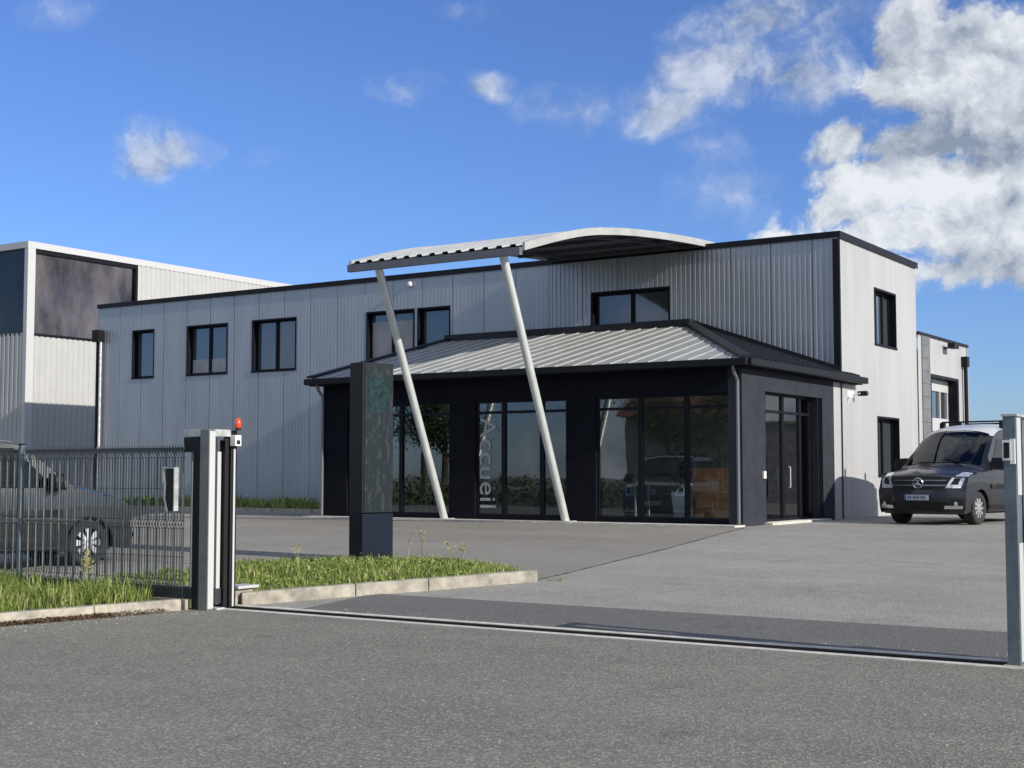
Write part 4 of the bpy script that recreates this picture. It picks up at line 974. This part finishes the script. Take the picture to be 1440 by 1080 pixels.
    b = MB(); b.box(-.8, .8, 1.25, 1.6, 1.0, 1.18); b.build('dashboard', MT['blackplastic'], root)
    b = MB(); n = 20
    for k in range(n):
        a0, a1 = 2*math.pi*k/n, 2*math.pi*(k+1)/n; b.tube([(.42+.19*math.cos(a0), 1.68, 1.18+.17*math.sin(a0)), (.42+.19*math.cos(a1), 1.68, 1.18+.17*math.sin(a1))], .014, 6, caps=False)
    b.build('steering_wheel', MT['blackplastic'], root)
    # roof rack feet
    for y in (2.7, 4.1):
        b = MB(); b.bar((-.7, y, 1.935), (.7, y, 1.935), .05, .015)
        for s in (-.68, .68, -.3): b.box(s-.05, s+.05, y-.05, y+.05, 1.86, 1.93)
        b.build('roof_bar', MT['blackplastic'], root)
    b = MB(); b.box(-.95, -.94, 4.9, 4.91, .9, 1.0); b.box(-.80, .80, 5.05, 5.12, .35, .6); b.build('rear_bumper', MT['blackplastic'], root)
    for s in (-1, 1):
        b = MB(); b.box(s*.93-.03, s*.93+.03, 4.86, 4.97, .85, 1.45); b.build('tail_light', mat('red_lens', (.4, .01, .01), .2, coat=1), root)
    return root
MT['van_glass'] = glass_mat('van_window', (.06, .08, .08), .0)
MT['slat'] = mat('grille_slat', (.22, .22, .24), .3, .7)
MT['darkrim'] = mat('dark_rim', (.03, .03, .032), .5)
ang = R(-9.2); ax = Vector((-8.52, 29.25, GZ))     # front axle on the forecourt
off = Matrix.Rotation(ang, 3, 'Z') @ Vector((0, .92, 0))
v1 = make_van('passenger_van', 'dark navy van with pale roof parked beside the white end wall', 'van', tuple(ax-off), ang, MT['van_paint'], MT['van_roof'], strip=True)
v2 = make_van('parked_van', 'grey van with silver wheels parked behind the mesh fence', 'van', (0, 0, 0), 0, MT['van_grey'], MT['van_grey'], strip=True, wheel_style=8)
v2.scale = (1, 1, 1.06)
wv = Vector((-17.68, 14.7, zg(14.7)))-Matrix.Rotation(R(166), 3, 'Z') @ Vector((-.92, .92, 0)); v2.location = wv; v2.rotation_euler = (0, 0, R(166))
def raise_roof(z):      # the right-hand van has a taller cab and a domed pale roof
    return z if z < 1.25 else 1.25+(z-1.25)*1.10 if z < 1.78 else 1.833+(z-1.78)*2.3
for c_ in list(v1.children):
    for o_ in [c_]+list(c_.children):
        if o_.type == 'MESH':
            for v_ in o_.data.vertices: v_.co.z = raise_roof(v_.co.z)

# ------------------------------------------------------------------ across the road (seen in the windows' reflections)
def tree(x, y, h, lab, grp):
    t = empty('tree', (x, y, 0)); tag(t, lab, 'tree', grp)
    b = MB(); b.tube([(0, 0, 0), (.1, 0, h*.3), (0, .1, h*.6)], [.22, .17, .08], 8)
    for k in range(6):
        a = k*1.05; b.tube([(0, 0, h*(.3+.04*k)), (math.cos(a)*h*.22, math.sin(a)*h*.22, h*(.55+.05*k))], [.08, .02], 6)
    b.build('trunk', MT['bark'], t)
    b = MB(); cl = [(rnd.gauss(0, h*.14), rnd.gauss(0, h*.14), h*rnd.uniform(.45, .95)) for _ in range(26)]
    for i in range(7000):
        c = rnd.choice(cl); p = Vector((c[0]+rnd.gauss(0, h*.06), c[1]+rnd.gauss(0, h*.06), c[2]+rnd.gauss(0, h*.05))); u = Vector((rnd.gauss(0, 1), rnd.gauss(0, 1), rnd.gauss(0, 1))).normalized()*.075; v = u.cross(Vector((rnd.gauss(0, 1), rnd.gauss(0, 1), 1))).normalized()*.06
        b.quad(p-u, p-v, p+u, p+v)
    b.build('crown', MT['foliage'], t)
for i, (x, y, h) in enumerate([(-30, -14, 7), (-36, -20, 8), (-22, -20, 6.5), (-46, -12, 7.5), (-55, -22, 9), (-14, -24, 7), (-66, -10, 8)]):
    tree(x, y, h, 'green broadleaf tree standing across the road from the gate', 'trees across the road')
hs = empty('house', (0, 0, 0)); tag(hs, 'cream house with clay tile roof across the road', 'house')
b = MB(); b.box(-42, -30, -34, -26, 0, 5.2); b.build('wall', MT['brick'], hs)
b = MB(); b.add([(-42.5, -34.5, 5.2), (-29.5, -34.5, 5.2), (-29.5, -25.5, 5.2), (-42.5, -25.5, 5.2), (-42.5, -30, 8), (-29.5, -30, 8)], [(0, 1, 5, 4), (2, 3, 4, 5), (1, 2, 5), (3, 0, 4), (0, 3, 2, 1)]); b.build('roof', MT['tile'], hs)
for x in (-40, -36.5, -33): b = MB(); b.box(x, x+1.4, -26, -25.96, 1, 2.5); b.build('window', MT['wglass'], hs)
hd = MB()
for i in range(9000):
    x = rnd.uniform(-90, -8); y = -7+rnd.gauss(0, .35); z = rnd.uniform(0, 1.5)*rnd.uniform(.7, 1); a = rnd.uniform(0, 6.28); c, q = math.cos(a)*.09, math.sin(a)*.09; hd.quad((x-c, y-q, z), (x, y, z-.06), (x+c, y+q, z+.03), (x, y, z+.09))
tag(hd.build('hedge', MT['foliage']), 'low clipped hedge on the far side of the road', 'hedge')
b = MB(); b.grid([[(x, y, .02) for x in (-120, -60, -18)] for y in (-60, -30, -6)]); tag(b.build('lawn', MT['turf']), 'lawn across the road', kind='structure')
